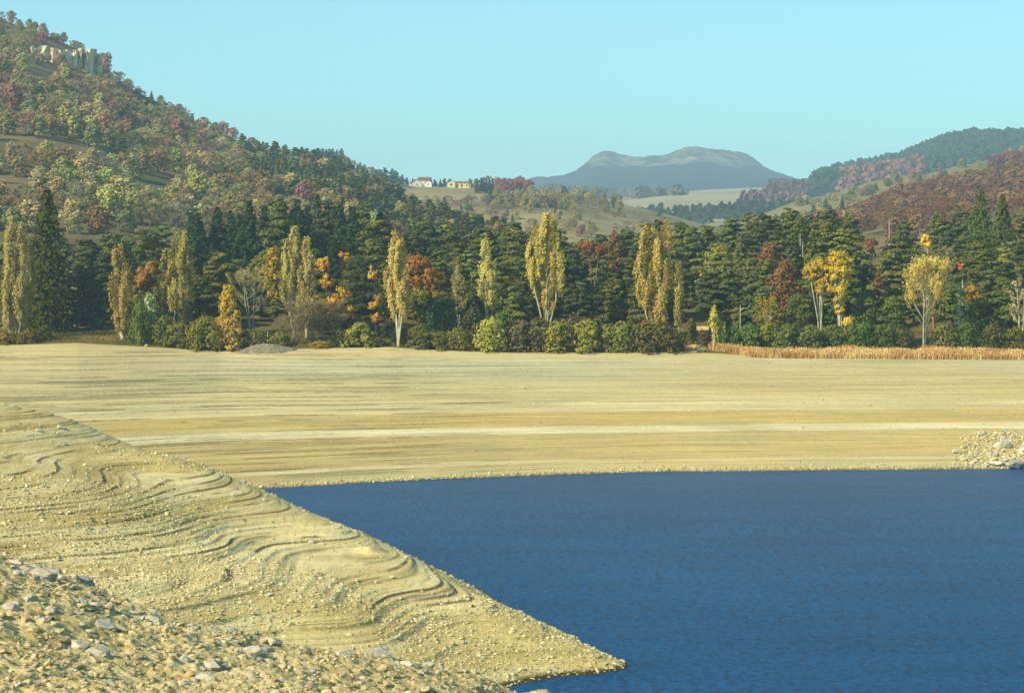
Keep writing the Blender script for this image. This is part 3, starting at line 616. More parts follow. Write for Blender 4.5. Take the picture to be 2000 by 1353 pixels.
def joined(bt, name, mats):
    cr, tr = bt; off = cr.n; cr.V += tr.V; cr.F += [(f + off, 1) for f, m in tr.F]; return cr.mesh(name, mats)
# lighter versions for the hills
FPINE = [joined(layered_pine(200 + i, 12, w_, .12, .62, 22, 42), 'hill_pine', [M['needle'], M['bark']]) for i, w_ in enumerate([6.2, 7.0, 5.4])]
FSPR = [joined(spruce_tree(210 + i, 12, w_, .62, 17, .25, 6), 'hill_spruce', [M['needle'], M['bark']]) for i, w_ in enumerate([4.6, 5.4])]
FROUND = [joined(clump_tree(220 + i, 9, w_, .08, 26, .6, 42, .85, e_, limbs=True), 'hill_broadleaf', [M['leaf_far'], M['bark']]) for i, (w_, e_) in enumerate([(8, 'round'), (7.2, 'oval'), (9, 'dome'), (6.6, 'oval')])]
FBARE = [joined(bare_tree(240 + i, 9, w_, st, 1300, .16, .13, .7), 'hill_bare', [M['twig'], M['bark']]) for i, (w_, st) in enumerate([(7.4, 1), (8.2, 2), (7, 3)])]
SHRUB = [tree_meshes(clump_tree(260 + i, 4, w_, .0, 34, .28, 62, .9, 'dome'), 'shrub', M['leaf'], M['bark']) for i, w_ in enumerate([5.2, 6.0, 4.6, 5.0])]

PG = ['pines in the forest belt behind the shore', 'spruces in the forest belt behind the shore']
def rz(): return rnd.uniform(0, 6.28)

# ------------------------------------------------------------------ named trees of the shore, measured from the photo (px base, py base, py top ...)
def place(px, py_top, Y, kind, bt, mats, color, label, group=None, cat='tree', dz=0, land=None, rot=0):
    z = ground_far(px, Y) + dz; hgt = zat(py_top, Y) - z
    x = (px - 1000) / F * Y
    ms = tree_meshes(bt(hgt), kind, *mats); w0 = dims(ms[0])[0] / Y * F; VIEW.append((px, Y, w0, py_top + (YH - (z - H) / Y * F - py_top) * .62))
    put_tree(kind, ms, x, Y, z - .1, 1, 1, rot, color, label, group or 'single trees along the shore', label, cat)
    LAND.append((px, (py_top + YH - (z - H) / Y * F) / 2, land or label.split(',')[0]))
mpx = lambda px, Y: px / F * Y
POP = (M['leaf_poplar'], M['pale'])
def poplar(px, top, Y, sp, color, label, land, seed, leaf=.3, dens=1.0, gap=.25, dz=0):
    """sp: spindles in photo pixels (dx, top py, base py, half width px, lean px)"""
    def bt(h):
        z = ground_far(px, Y) + dz; out = []
        for i, (dx, t, b, hw, ln) in enumerate(sp):
            z0 = zat(b, Y) - z; z1 = zat(t, Y) - z
            out.append((mpx(dx, Y), (-1) ** i * mpx(hw, Y) * .5 * (i > 0), max(.3, z0), z1, mpx(hw, Y) * 1.42, mpx(ln, Y) / (z1 - z0)))
        return spindle_tree(seed, out, leaf, dens, gap=gap)
    return place(px, top, Y, 'poplar', bt, POP, color, label, 'tall poplars standing along the shore', 'poplar', land=land, dz=dz)
c_gold = A((196, 160, 48), .5); c_olive = A((176, 164, 76), .5); c_yel = A((204, 178, 50), .5); c_og = A((214, 150, 40), .55)
poplar(34, 425, 462, [(-12, 425, 600, 17, 0), (8, 440, 640, 16, 2), (18, 482, 640, 14, 0), (-18, 500, 650, 14, 0), (0, 580, 655, 22, 0)], A((176, 162, 84), .46), 'broad golden olive poplar beside the giant dark spruce', 'the broad golden poplar', 301)
poplar(239, 467, 464, [(-8, 467, 560, 10, 0), (2, 500, 640, 18, 0), (-8, 540, 650, 14, 0), (6, 580, 655, 14, 0)], A((188, 164, 66), .46), 'slim orange tipped poplar at the edge of the dark clearing', 'the slim orange tipped poplar', 302)
poplar(334, 450, 468, [(10, 450, 610, 13, 0), (26, 455, 620, 12, 2), (-8, 482, 625, 15, 0), (18, 500, 640, 24, 0), (-20, 540, 640, 12, -4)], A((176, 166, 62), .5), 'wide yellow green poplar with several tops beside the rust coloured tree', 'the wide yellow green poplar', 303)
poplar(575, 446, 469, [(0, 446, 560, 13, 0), (-14, 470, 600, 14, 2), (2, 520, 620, 18, 0), (-8, 470, 560, 9, 0)], A((172, 160, 78), .5), 'pale poplar with leaning double top beside its narrower twin', 'the pale double topped poplar', 304, gap=.45)
poplar(598, 459, 467, [(0, 459, 600, 12, 0), (8, 500, 620, 13, 0)], A((178, 160, 84), .5), 'narrow pale poplar with white trunk above the grey thicket', 'the narrow pale poplar', 305, gap=.5)
poplar(778, 455, 457, [(-6, 455, 600, 15, 0), (4, 470, 600, 15, 0), (-6, 520, 625, 18, 0), (8, 540, 625, 17, 0)], A((192, 168, 78), .52), 'lone tall poplar with bright white trunk on the open shore', 'the lone white trunked poplar', 306, gap=.4)
poplar(898, 505, 473, [(-8, 505, 590, 11, 2), (0, 540, 605, 13, 0)], A((164, 154, 72), .5), 'short pale olive poplar in front of the pines', 'the short olive poplar', 307, dens=.9, gap=.4)
poplar(951, 458, 471, [(-3, 458, 590, 11, 0), (2, 500, 605, 17, 0), (14, 560, 605, 12, 3)], A((182, 168, 80), .52), 'slender pointed poplar with yellow lower leaves', 'the slender pointed poplar', 308, gap=.35)
poplar(1067, 418, 470, [(-28, 440, 560, 12, 8), (0, 418, 580, 14, 0), (16, 425, 590, 13, -3), (24, 450, 580, 12, -6), (-6, 470, 600, 16, 3), (4, 560, 615, 8, 0)], A((192, 172, 62), .48), 'tallest golden poplar, a broad fan on one bare trunk', 'the tallest golden poplar', 309)
poplar(1277, 432, 470, [(26, 432, 600, 13, -4), (-20, 445, 610, 13, 2), (-2, 442, 620, 13, 0), (10, 450, 625, 14, 0), (34, 500, 570, 9, -10), (-26, 470, 590, 10, 6), (0, 520, 635, 20, 0), (16, 560, 640, 12, 0)], A((192, 172, 62), .52), 'widest golden poplar, a dense bundle of upright stems', 'the widest golden poplar', 310, dz=0)
poplar(1326, 515, 466, [(0, 515, 645, 6, 0)], A((176, 166, 60), .5), 'very thin yellow green poplar right of the widest golden poplar', 'the very thin poplar', 311, dens=1.6, gap=0)
poplar(1394, 598, 460, [(0, 598, 640, 8, 0), (2, 610, 668, 4, 0)], A((186, 176, 44), .52), 'short stubby poplar, a yellow column beside the sandy track', 'the stubby yellow column poplar', 312, leaf=.25, dens=1.6, gap=0)
poplar(1410, 625, 461, [(0, 625, 668, 5, 0)], A((160, 164, 44), .5), 'smallest poplar, a low green yellow column next to the stubby one', 'the smallest column poplar', 313, leaf=.25, dens=1.6, gap=0)
# broad golden trees on the right
def lobes(seed, L, leaf=.32, trunk=.2, per=95, jitter=.3, split=True):
    """crown of round lobes: (dx, z, rx, rz) in metres on forked stems"""
    rng = np.random.RandomState(seed); cr = MB(); tr = MB()
    for i, (dx, z, rx, rz_) in enumerate(L):
        dy = rng.uniform(-.3, .3) * rx
        nsub = max(8, int(rx * rz_ * 3.6))
        for k in range(nsub):
            v = rng.normal(size=3); v /= np.linalg.norm(v); c = np.array([dx, dy, z]) + v * [rx, rx * .9, rz_] * rng.uniform(.35, .85)
            m = int(per * rng.uniform(.6, 1.2)); w_ = rng.normal(size=(m, 3)); w_ /= np.linalg.norm(w_, axis=1)[:, None]
            rc = rng.uniform(.5, .95) * min(1.2, rx * .5)
            cr.leaves(c + w_ * rng.uniform(.3, 1.1, (m, 1)) * [rc, rc, rc * .9], w_ + v * .6 + rng.normal(size=(m, 3)) * .35, leaf, rng)
            if k % 2 == 0: tr.tube([(dx * .5, dy * .5, max(.5, z - rz_ * 1.3)), ((dx * .8 + c[0]) / 2, (dy + c[1]) / 2, z - rz_ * .5), c], [.09, .06, .02], 0, 4)
        tr.tube([(dx * .1, 0, -.4), (dx * .25, dy * .3, z * .35), (dx * .8, dy, z * .8), (dx, dy, z + rz_ * .6)], [trunk, trunk * .85, trunk * .5, .03], 0, 6)
    return cr, tr
def lobed(px, top, Y, L, color, label, land, seed, lm='leaf', bark='pale', kind='broadleaf_tree', leaf=.32, per=95, cat='tree', trunk=.2, group=None):
    z = ground_far(px, Y)
    LL = [(mpx(dx, Y), zat(py, Y) - z, mpx(rx, Y) * 1.12, mpx(ry, Y) * 1.08) for dx, py, rx, ry in L]
    return place(px, top, Y, kind, lambda h: lobes(seed, LL, leaf, trunk, per), (M[lm], M[bark]), color, label, group, cat, land=land)
lobed(1603, 497, 472, [(-10, 530, 24, 24), (-2, 520, 22, 20), (4, 560, 17, 26), (-22, 530, 12, 16)], A((196, 168, 60), .46), 'smaller of the two round golden trees with white stems', 'the smaller golden tree', 321)
lobed(1641, 484, 470, [(-4, 505, 22, 18), (8, 525, 20, 30), (-12, 530, 15, 26), (-4, 570, 17, 22), (14, 628, 19, 12), (-2, 600, 10, 20)], A((200, 168, 54), .46), 'taller round golden tree with a loose low bough', 'the taller golden tree', 322)
place(1803, 512, 462, 'broadleaf_tree', lambda h: bare_tree(323, h, 8.8, 5, 2600, .3, .06, 1.6, .26, 4200, True), (M['leaf'], M['pale']), A((196, 172, 96), .5), 'tall vase shaped tree of white stems with thin sandy leaves', cat='tree', land='the vase shaped sandy tree')
place(1992, 535, 466, 'birch', lambda h: bare_tree(324, h, 5.6, 2, 1000, .35, .05, .9, .25, 300), (M['twig'], M['pale']), A((180, 168, 130), .5), 'white bare birch at the end of the reed bed', cat='birch', land='the white bare birch')
place(1872, 556, 470, 'silver_willow', lambda h: clump_tree(325, h, 4.0, .2, 26, .25, 55, .9, 'oval', .8), (M['leaf'], M['pale']), A((170, 180, 130), .42), 'small silver leaved tree among the dark pines', cat='tree', land='the silver leaved tree')
place(493, 512, 480, 'bare_tree', lambda h: bare_tree(326, h, 8.4, 3, 1300, .3, .06, 1.0), (M['twig'], M['pale']), A((150, 134, 92), .5), 'leafless tree with pale curved stems in front of pines', cat='tree', land='the pale leafless tree')
place(445, 553, 468, 'maple', lambda h: clump_tree(327, h, 6.8, .08, 52, .3, 75, .8, 'pine'), (M['leaf'], M['bark']), A((214, 190, 44), .5), 'small bright yellow maple shaped like a cone', cat='maple', land='the small yellow maple')
lobed(825, 490, 475, [(-14, 530, 24, 36), (12, 540, 26, 34), (0, 580, 36, 34), (26, 575, 18, 20), (-22, 590, 16, 26), (-4, 515, 16, 22), (2, 618, 30, 20)], A((186, 130, 48), .45), 'large beech turning from rust at its top to green below', 'the large rust and green beech', 328, 'leaf_beech', 'bark', leaf=.34, kind='beech')
lobed(284, 506, 474, [(0, 540, 20, 30), (12, 530, 18, 22), (-14, 580, 16, 28), (4, 590, 20, 26)], A((170, 124, 54), .43), 'rust brown rounded tree behind the wide yellow green poplar', 'the rust brown tree', 329, 'leaf_beech', 'bark', kind='beech')
lobed(660, 485, 466, [(-28, 520, 14, 20), (-20, 548, 14, 18), (-10, 590, 27, 16), (8, 572, 17, 16), (-2, 612, 20, 14), (26, 608, 17, 16), (12, 500, 13, 12), (-34, 600, 14, 12)], A((204, 138, 44), .48), 'orange and yellow maple with branches spread across dark pines', 'the spreading orange maple', 330, 'leaf_mixed', 'dark', kind='maple', cat='maple', per=70)
lobed(736, 518, 466, [(-8, 536, 13, 18), (-2, 592, 15, 20), (0, 618, 12, 14)], A((190, 120, 48), .46), 'narrow red orange maple next to the lone white trunked poplar', 'the narrow red orange maple', 331, 'leaf_mixed', 'dark', kind='maple', cat='maple', per=70)
lobed(1158, 462, 560, [(-8, 480, 24, 15), (12, 486, 20, 14)], A((156, 104, 62), .42), 'russet domed tree rising among the middle pines', 'the russet domed tree', 332, 'leaf', 'pinebark', kind='beech', per=80)
lobed(1807, 448, 590, [(0, 466, 11, 13), (6, 478, 8, 9)], A((234, 190, 14), .62), 'small pure yellow tree glowing among the pines', 'the small pure yellow tree', 333, kind='maple', cat='maple', per=90)
lobed(1880, 502, 560, [(0, 518, 9, 12)], A((222, 140, 22), .58), 'small orange tree between the dark pines', 'the small orange tree', 334, kind='maple', cat='maple')
lobed(1702, 460, 590, [(0, 474, 13, 12), (-2, 486, 11, 9)], A((160, 112, 66), .45), 'small copper brown tree near the tall post', 'the small copper tree', 335, kind='beech')
place(1500, 574, 470, 'birch', lambda h: bare_tree(336, h, 5.4, 3, 700, .3, .05, .9, .27, 900), (M['leaf'], M['pale']), A((176, 160, 40), .5), 'thin birch clump with yellow leaves behind the reeds', cat='birch', land='the thin yellow birch clump')
place(1712, 520, 500, 'dead_pine', lambda h: layered_pine(337, h, 4.6, .1, .35, 22, 40), (M['needle'], M['pinebark']), A((128, 82, 56), .45), 'rust brown dying pine in front of green pines', cat='pine', land='the rust brown dying pine')
place(538, 480, 500, 'broadleaf_tree', lambda h: clump_tree(338, h, 6.5, .2, 40, .36, 60, .8, 'oval'), (M['leaf_mixed'], M['dark']), A((150, 140, 20), .5), 'yellow green tree half hidden behind the pale double topped poplar', land='the half hidden yellow tree')
place(1200, 448, 600, 'broadleaf_tree', lambda h: clump_tree(339, h, 4.6, .2, 26, .4, 55, .9, 'oval'), (M['leaf'], M['dark']), A((148, 104, 70), .42), 'narrow reddish tree just behind the russet domed tree')
# giant spruce and the olive spruces
def spruce_named(px, top, Y, wpx, color, label, land, seed, leaf=.42, lev=34, ex=.8, per=13):
    return place(px, top, Y, 'spruce', lambda h: spruce_tree(seed, h, mpx(wpx, Y), leaf, lev, .3, per, ex), (M['needle'], M['dark']), color, label, PG[1], 'spruce', land=land)
spruce_named(92, 358, 478, 130, A((82, 88, 28), .42), 'giant dark spruce towering over the left shore', 'the giant dark spruce', 341, .5, 46, .62, 26)
spruce_named(1917, 362, 600, 100, A((84, 98, 34), .42), 'tall olive spruce standing above the pines on the right', 'the tall olive spruce', 342, .5)
spruce_named(1958, 372, 590, 104, A((80, 94, 34), .42), 'second tall olive spruce, broader than its neighbour', 'the broad olive spruce', 343, .5)
for px, top, Y, wd, lab in [(150, 520, 486, 70, 'shadowy pine at the edge beside the giant dark spruce'), (193, 545, 484, 62, 'low dark pine overhanging the mown clearing')]:
    place(px, top, Y, 'pine_tree', lambda h: layered_pine(int(px), h, mpx(wd, Y), .05, .36, 30, 80), (M['needle'], M['pinebark']), A((66, 84, 52), .4), lab, PG[0], 'pine')
place(870, 582, 466, 'pine_tree', lambda h: clump_tree(351, h, 11.0, .0, 46, .33, 80, .5, 'dome'), (M['needle'], M['pinebark']), A((64, 88, 58), .42), 'low dome shaped dark pine standing in front of the big beech', PG[0], 'pine', land='the low dome shaped pine')
place(700, 500, 488, 'pine_tree', lambda h: layered_pine(352, h, 11.5, .04, .36, 44, 90), (M['needle'], M['pinebark']), A((72, 92, 64), .42), 'wide blue green pine behind the spreading orange maple', PG[0], 'pine', land='the wide blue green pine')

# ------------------------------------------------------------------ the pine belt
top_prof = [(-200, 440), (0, 470), (60, 455), (150, 450), (200, 455), (240, 440), (300, 428), (355, 446), (372, 405), (440, 388), (500, 384), (620, 378), (720, 388), (742, 402), (760, 446), (800, 448), (850, 426), (900, 434), (1000, 432), (1060, 436), (1110, 448), (1150, 466), (1200, 450), (1280, 430),
            (1350, 420), (1400, 428), (1450, 410), (1480, 388), (1510, 412), (1550, 394), (1600, 412), (1640, 386), (1680, 440), (1730, 470), (1760, 440), (1805, 396), (1850, 410), (1920, 400), (2000, 404), (2400, 395)]
greens = [(80, 90, 40), (94, 102, 48), (74, 86, 48), (102, 104, 40), (106, 110, 54), (84, 94, 56)]
darks = [(44, 62, 32), (52, 70, 36), (44, 60, 38)]
looks_p = {'big': 'tall layered green pine', 'mid': 'layered green pine', 'low': 'low bushy green pine'}
clear = [(1330, 1372, 455, 520), (60, 235, 455, 476), (1400, 1475, 455, 474), (470, 560, 455, 478), (1350, 1480, 585, 612), (1690, 1770, 585, 625), (690, 745, 455, 474)]
rows = [(478, 58), (500, 60), (524, 56), (552, 54), (584, 52), (618, 48), (650, 42)]
for ri, (Yr, step) in enumerate(rows):
    px = -90 + (ri % 2) * step / 2
    while px < 2330:
        u = px + rnd.uniform(-.3, .3) * step; Y = Yr + rnd.uniform(-9, 9); px += step * (1.0 if u < 1400 else .95)
        if any(a < u < b and c < Y < d for a, b, c, d in clear): continue
        if ri == 0 and (u < 350 or (400 < u < 860)) and rnd.random() < .75: continue
        if ri == 0 and u > 1420 and rnd.random() < .4: continue
        g = ground_far(u, Y); limit = zat(interp(u, top_prof) + rnd.uniform(-4, 12), Y) - g
        back = ri >= 5
        hgt = min(rnd.uniform(12.5, 16.5) * (1.05 if ri > 2 else 1), limit) if not back else limit * rnd.uniform(.92, 1.0)
        if 372 < u < 742 and ri >= 4: hgt = limit * rnd.uniform(.9, 1.0)
        if ri == 0: hgt = min(hgt, rnd.uniform(9, 14))
        for v in VIEW:
            if Y < v[1] + 7 and abs(u - v[0]) < v[2] * .8 + 18 and v[1] > 464: hgt = min(hgt, zat(v[3], Y) - g)
        if hgt < 4: continue
        spr = (365 < u < 745 and ri >= 3 and rnd.random() < .75) or (u < 360 and rnd.random() < .25) or (u > 1380 and ri > 2 and rnd.random() < .22)
        x = (u - 1000) / F * Y
        if spr:
            col = A(rnd.choice(darks if u < 760 else greens), rnd.uniform(.38, .5)); ms = rnd.choice(SPRUCE); sxy = min(1.4, max(.9, hgt / 14)) * rnd.uniform(1.25, 1.5)
            put_tree('spruce', ms, x, Y, g - .1, sxy, hgt / 15, rz(), col, 'dark narrow spruce' if u < 760 else 'green pointed spruce', PG[1], cat='spruce', tip=hgt)
        elif rnd.random() < .07 and 0 < ri < 5:
            cx = rnd.choice([((172, 132, 40), 'ochre leaved tree'), ((150, 144, 50), 'olive leaved tree'), ((146, 108, 62), 'russet leaved tree'), ((128, 122, 84), 'grey leafless tree')])
            if 'grey' in cx[1]: put_tree('bare_tree', rnd.choice(BARE), x, Y, g - .1, hgt / 13, hgt / 12, rz(), A(cx[0], .45), cx[1] + ' among pines', 'leafy and bare trees inside the pine belt', tip=hgt)
            else: put_tree('broadleaf_tree', rnd.choice(ROUND), x, Y, g - .1, hgt / 13, hgt / 12.5, rz(), A(cx[0], .45), cx[1] + ' among pines', 'leafy and bare trees inside the pine belt', tip=hgt)
        else:
            col = list(A(rnd.choice(greens), rnd.uniform(.34, .62))); 
            if ri <= 1 and u > 1480 and rnd.random() < .5: col = list(A((94, 108, 44), .46))
            sxy = min(1.3, max(.8, hgt / 14)) * rnd.uniform(1.12, 1.4)
            put_tree('pine_tree', rnd.choice(PINE), x, Y, g - .1, sxy, hgt / 15, rz(), col, looks_p['big' if hgt > 15 else 'mid' if hgt > 11.5 else 'low'], PG[0], cat='pine', tip=hgt)

# ------------------------------------------------------------------ shrubs along the shore
def shrub(px, base, Y, wpx, top, col, look, k=.5, ms=None, lm=None):
    x = (px - 1000) / F * Y; z = ground_far(px, Y); hgt = max(.6, zat(top, Y) - z); wd = mpx(wpx, Y)
    i = rnd.randrange(4); me = (ms or SHRUB)[i if ms is None else 0]; bw = [5.2, 6.0, 4.6, 5.0][i] if ms is None else 6
    put_tree('shrub', me, x, Y, z - .25, wd / bw * 1.3, (hgt + .3) / 3.7 if ms is None else (hgt + .3) / 5, rz(), A(col, k), look, 'shrubs along the shore edge', cat='shrub', tip=hgt)
ol = (120, 116, 46); yg = (150, 148, 62); dk = (74, 84, 40); gy = (110, 102, 70)
BB = tree_meshes(bare_tree(271, 5, 6, 6, 2400, .05, .045, 1.2), 'bare_shrub', M['twig'], M['bark'])
for a in [(275, 690, 459, 44, 600, (96, 108, 48), 'mixed green shrub'), (290, 660, 463, 40, 586, (160, 172, 128), 'silvery green shrub'), (318, 690, 460, 52, 626, (112, 116, 44), 'olive shrub'), (350, 680, 458, 60, 636, (104, 104, 44), 'olive shrub'), (398, 685, 456, 62, 628, ol, 'round olive brown shrub'), (370, 690, 457.5, 70, 652, (92, 88, 40), 'dark olive shrub'),
          (452, 680, 457, 56, 628, (158, 130, 66), 'orange brown shrub'), (440, 640, 467, 40, 634, (160, 134, 66), 'ochre shrub'), (500, 672, 458, 60, 650, (116, 116, 52), 'low green shrub'), (545, 676, 458, 40, 652, (124, 120, 56), 'low green shrub'), (626, 684, 456.5, 42, 668, (156, 138, 54), 'small tawny shrub'),
          (672, 676, 458, 44, 648, dk, 'dark green shrub'), (704, 680, 457, 58, 636, (142, 144, 62), 'yellow green shrub'), (735, 678, 457, 34, 660, (108, 112, 50), 'olive shrub'), (785, 672, 462, 44, 640, (62, 78, 46), 'dark pine green shrub'), (760, 650, 470, 40, 632, (70, 84, 48), 'dark pine green shrub'),
          (822, 684, 457, 50, 640, (112, 114, 48), 'olive shrub'), (858, 685, 456.5, 48, 652, (120, 118, 50), 'olive shrub'), (895, 685, 456.5, 52, 648, (128, 124, 52), 'olive shrub'), (925, 640, 464, 54, 612, (88, 90, 58), 'grey green shrub'), (955, 688, 456.5, 56, 630, (158, 156, 70), 'pale yellow green shrub'), (985, 660, 462, 40, 618, (84, 110, 42), 'fresh green shrub'),
          (1020, 688, 458, 66, 634, gy, 'grey brown shrub'), (1050, 688, 459, 60, 628, (106, 104, 62), 'grey brown shrub'), (1088, 690, 456.5, 62, 636, (136, 136, 54), 'light olive shrub'), (1120, 660, 461, 60, 628, (118, 112, 74), 'grey brown shrub'), (1150, 690, 457, 66, 632, (138, 136, 60), 'light olive shrub'), (1185, 688, 458, 52, 640, (128, 128, 58), 'light olive shrub'),
          (1215, 690, 457, 60, 636, (116, 118, 50), 'olive shrub'), (1245, 690, 457.5, 56, 640, (110, 112, 48), 'olive shrub'), (1285, 692, 456.5, 74, 636, (112, 106, 44), 'broad olive brown shrub'), (1322, 690, 457, 50, 652, (92, 88, 38), 'dark olive brown shrub'), (1262, 655, 464, 60, 634, (160, 112, 48), 'tawny shrub'),
          (1435, 668, 463, 44, 642, (92, 108, 56), 'blue green shrub'), (1465, 668, 462, 50, 640, (96, 112, 56), 'blue green shrub'), (1500, 668, 463, 44, 636, (128, 132, 40), 'yellow green shrub'), (1540, 668, 463, 60, 640, (98, 110, 52), 'green shrub'), (1580, 668, 463, 54, 642, (102, 106, 52), 'green shrub'),
          (1630, 668, 465, 54, 640, (96, 108, 48), 'green shrub'), (1680, 668, 464, 60, 636, (82, 102, 40), 'green shrub'), (1730, 668, 464, 58, 640, (88, 104, 44), 'green shrub'), (1765, 668, 463, 44, 646, (100, 104, 54), 'green shrub'), (1845, 668, 464, 54, 638, (110, 112, 50), 'olive shrub'), (1890, 668, 464, 56, 636, (86, 106, 40), 'green shrub'), (1940, 668, 463, 50, 640, (104, 104, 50), 'olive shrub'), (1985, 668, 463, 44, 644, (112, 110, 46), 'olive shrub'), (2040, 668, 464, 60, 636, (96, 104, 46), 'green shrub'),
          (1375, 668, 462, 26, 650, (104, 92, 52), 'brown shrub'), (1352, 640, 470, 24, 628, (112, 100, 44), 'brown shrub'), (-30, 670, 458, 70, 640, (120, 104, 50), 'brown grassy shrub'), (55, 675, 458, 50, 648, (122, 112, 48), 'brown grassy shrub'), (85, 665, 461, 34, 642, (96, 96, 42), 'dark olive shrub'), (10, 680, 457, 44, 652, (130, 110, 60), 'brown grassy shrub')]:
    shrub(*a)
for px, Y, wpx, top in [(610, 461, 92, 596), (575, 460, 70, 620), (645, 462, 60, 618)]:
    shrub(px, 0, Y, wpx, top, (120, 108, 78), 'bare grey thicket', .5, [BB])
for px, base, wpx, top, Y in [(1560, 640, 84, 572, 474), (1690, 640, 80, 566, 475), (1740, 650, 76, 578, 474), (1900, 640, 84, 590, 474), (1955, 640, 70, 600, 474)]:
    z = ground_far(px, Y); hgt = zat(top, Y) - z
    put_tree('pine_tree', tree_meshes(clump_tree(int(px), hgt, mpx(wpx, Y), .02, 60, .34, 80, .55, 'dome'), 'pine', M['needle'], M['pinebark']), (px - 1000) / F * Y, Y, z - .2, 1, 1, 0, A((92, 104, 40), .42), 'bright green bushy pine', PG[0], cat='pine', tip=hgt)

# ------------------------------------------------------------------ trees on the hills
def invert(pos, u, py, lo=0.02, hi=1.0):
    t = np.linspace(lo, hi, 160); X, Y, Z = pos(np.full(160, float(u)), t); q = YH - (Z - H) / Y * F
    q = np.maximum.accumulate(q[::-1])[::-1] if False else q
    i = np.argmin(np.abs(q - py)); return float(t[i]), float(X[i]), float(Y[i]), float(Z[i])
HG = 'autumn trees covering the left hillside'
C_ = dict(ol=((142, 134, 62), 'olive leaved tree'), yg=((156, 154, 54), 'yellow green leaved tree'), oc=((154, 142, 74), 'ochre leaved tree'), rd=((136, 82, 66), 'red leaved tree'), oran=((158, 114, 68), 'orange brown leaved tree'),
          gr=((142, 130, 96), 'grey leafless tree'), pu=((134, 114, 88), 'brown leafless tree'), dg=((80, 92, 52), 'dark green pine'), gn=((122, 116, 52), 'dull green leaved tree'))
KN = dict(ol='broadleaf_tree', gn='broadleaf_tree', yg='autumn_tree', oc='autumn_tree', rd='autumn_tree', oran='autumn_tree')
def pick(px, py):
    r = rnd.random(); d = py - interp(px, LC)
    if px > 600 or (px > 470 and d < 110): w_ = dict(dg=.8, gr=.07, ol=.06, pu=.04, oc=.03) if d < 70 else dict(dg=.45, gr=.16, ol=.14, pu=.1, oc=.12, rd=.03) if d < 105 else dict(gr=.25, pu=.15, ol=.22, oc=.2, dg=.08, rd=.02, gn=.08)
    elif py < 230: w_ = dict(gr=.34, pu=.12, ol=.3, gn=.13, oc=.06, rd=.02, dg=.03)
    elif px > 250 and py < 330: w_ = dict(gr=.4, pu=.14, ol=.24, gn=.1, oc=.07, rd=.02, dg=.03)
    else: w_ = dict(ol=.3, yg=.05, oc=.14, gn=.17, gr=.22, pu=.05, oran=.03, dg=.04)
    for k, v in w_.items():
        r -= v
        if r < 0: return k
    return 'ol'
def hill_tree(key, px, py, pos, hgt, wf=1.0, look=None, group=HG, col=None, name=None, label=None):
    t, x, y, z = invert(pos, px, py); c, lk = C_[key]; col = A(col or c, rnd.uniform(.42, .54))
    if key == 'dg':
        sp = rnd.random() < .35; me = rnd.choice(FSPR if sp else FPINE); o = put_one('spruce' if sp else 'pine_tree', me, x, y, z - .2, hgt / 12 * wf * 1.15, hgt / 12, rz(), col, look or ('dark green spruce' if sp else lk), group, label, 'spruce' if sp else 'pine', tip=hgt)
    elif key in ('gr', 'pu'): o = put_one(name or 'bare_tree', rnd.choice(FBARE), x, y, z - .2, hgt / 9 * wf, hgt / 9, rz(), col, look or lk, group, label, 'tree', tip=hgt)
    else: o = put_one(name or KN[key], rnd.choice(FROUND), x, y, z - .2, hgt / 9 * wf, hgt / 9, rz(), col, look or lk, group, label, 'tree', tip=hgt)
    return o
special = [('yg', 128, 268, 13, 1.2, 'bright yellow green tree, the largest of its colour high on the hillside', 'the large yellow green tree'), ('yg', 143, 276, 11, 1.0, 'bright yellow green tree beside the larger one', None),
           ('yg', 385, 412, 15, 1.05, 'large lime green tree just above the dark spruces', 'the lime green tree'), ('yg', 374, 358, 8, 1.2, 'golden yellow crown above the lime green tree', None), ('rd', 593, 404, 11, 1.2, 'crimson tree peeping over the dark spruce tops', 'the crimson tree'),
           ('rd', 437, 258, 8.5, 1.2, 'dark red tree on the skyline of the hill', 'the dark red skyline tree'), ('rd', 455, 266, 8, 1.2, 'maroon tree just downhill of the dark red skyline tree', None), ('rd', 350, 210, 6, 1.3, 'dull red tree on the upper skyline', None), ('rd', 85, 52, 7, 1.2, 'red tree near the summit', None), ('rd', 125, 70, 7, 1.2, 'orange red tree on the summit ridge', None), ('rd', 22, 44, 8, 1.1, 'dusky red tree at the summit edge', None),
           ('oran', 208, 140, 12, .9, 'orange tree at the end of the pale cliff', 'the orange tree by the cliff'), ('rd', 200, 122, 6, 1.2, 'red tree on top of the cliff end', None), ('rd', 118, 132, 7, 1, 'red tree under the pale cliff', None), ('rd', 492, 278, 7, 1.3, 'brown red tree further down the skyline', None),
           ('rd', 25, 215, 12, 1.2, 'purple brown tree at the edge of the upper meadow', None), ('dg', 12, 148, 9, 1.4, 'round dark pine below the summit', None), ('dg', 238, 308, 10, 1.3, 'dark round pine beside the tan clearing', 'the dark round pine'), ('dg', 296, 188, 6, 1.2, 'dark pine on the skyline step', None), ('dg', 376, 245, 8, 1.1, 'dark pine among the grey trees', None),
           ('yg', 783, 432, 9, 1.0, 'small yellow green tree near the foot of the hill', 'the small yellow green tree'), ('yg', 800, 470, 9, 1.1, 'lower yellow green tree near the pine tops', None), ('oc', 150, 230, 9, .9, 'amber tree on the middle slope', None), ('oc', 20, 322, 9, .6, 'slim yellow tree at the meadow corner', None), ('yg', 215, 430, 12, 1.3, 'mustard tree above the left pines', None), ('oran', 250, 262, 8, 1.4, 'rusty red tree on the middle slope', None)]
for key, px, py, h_, wf, lab, land in special:
    hill_tree(key, px, py, left_hill, h_, wf, label=lab)
    if land: LAND.append((px, py - 15, land))
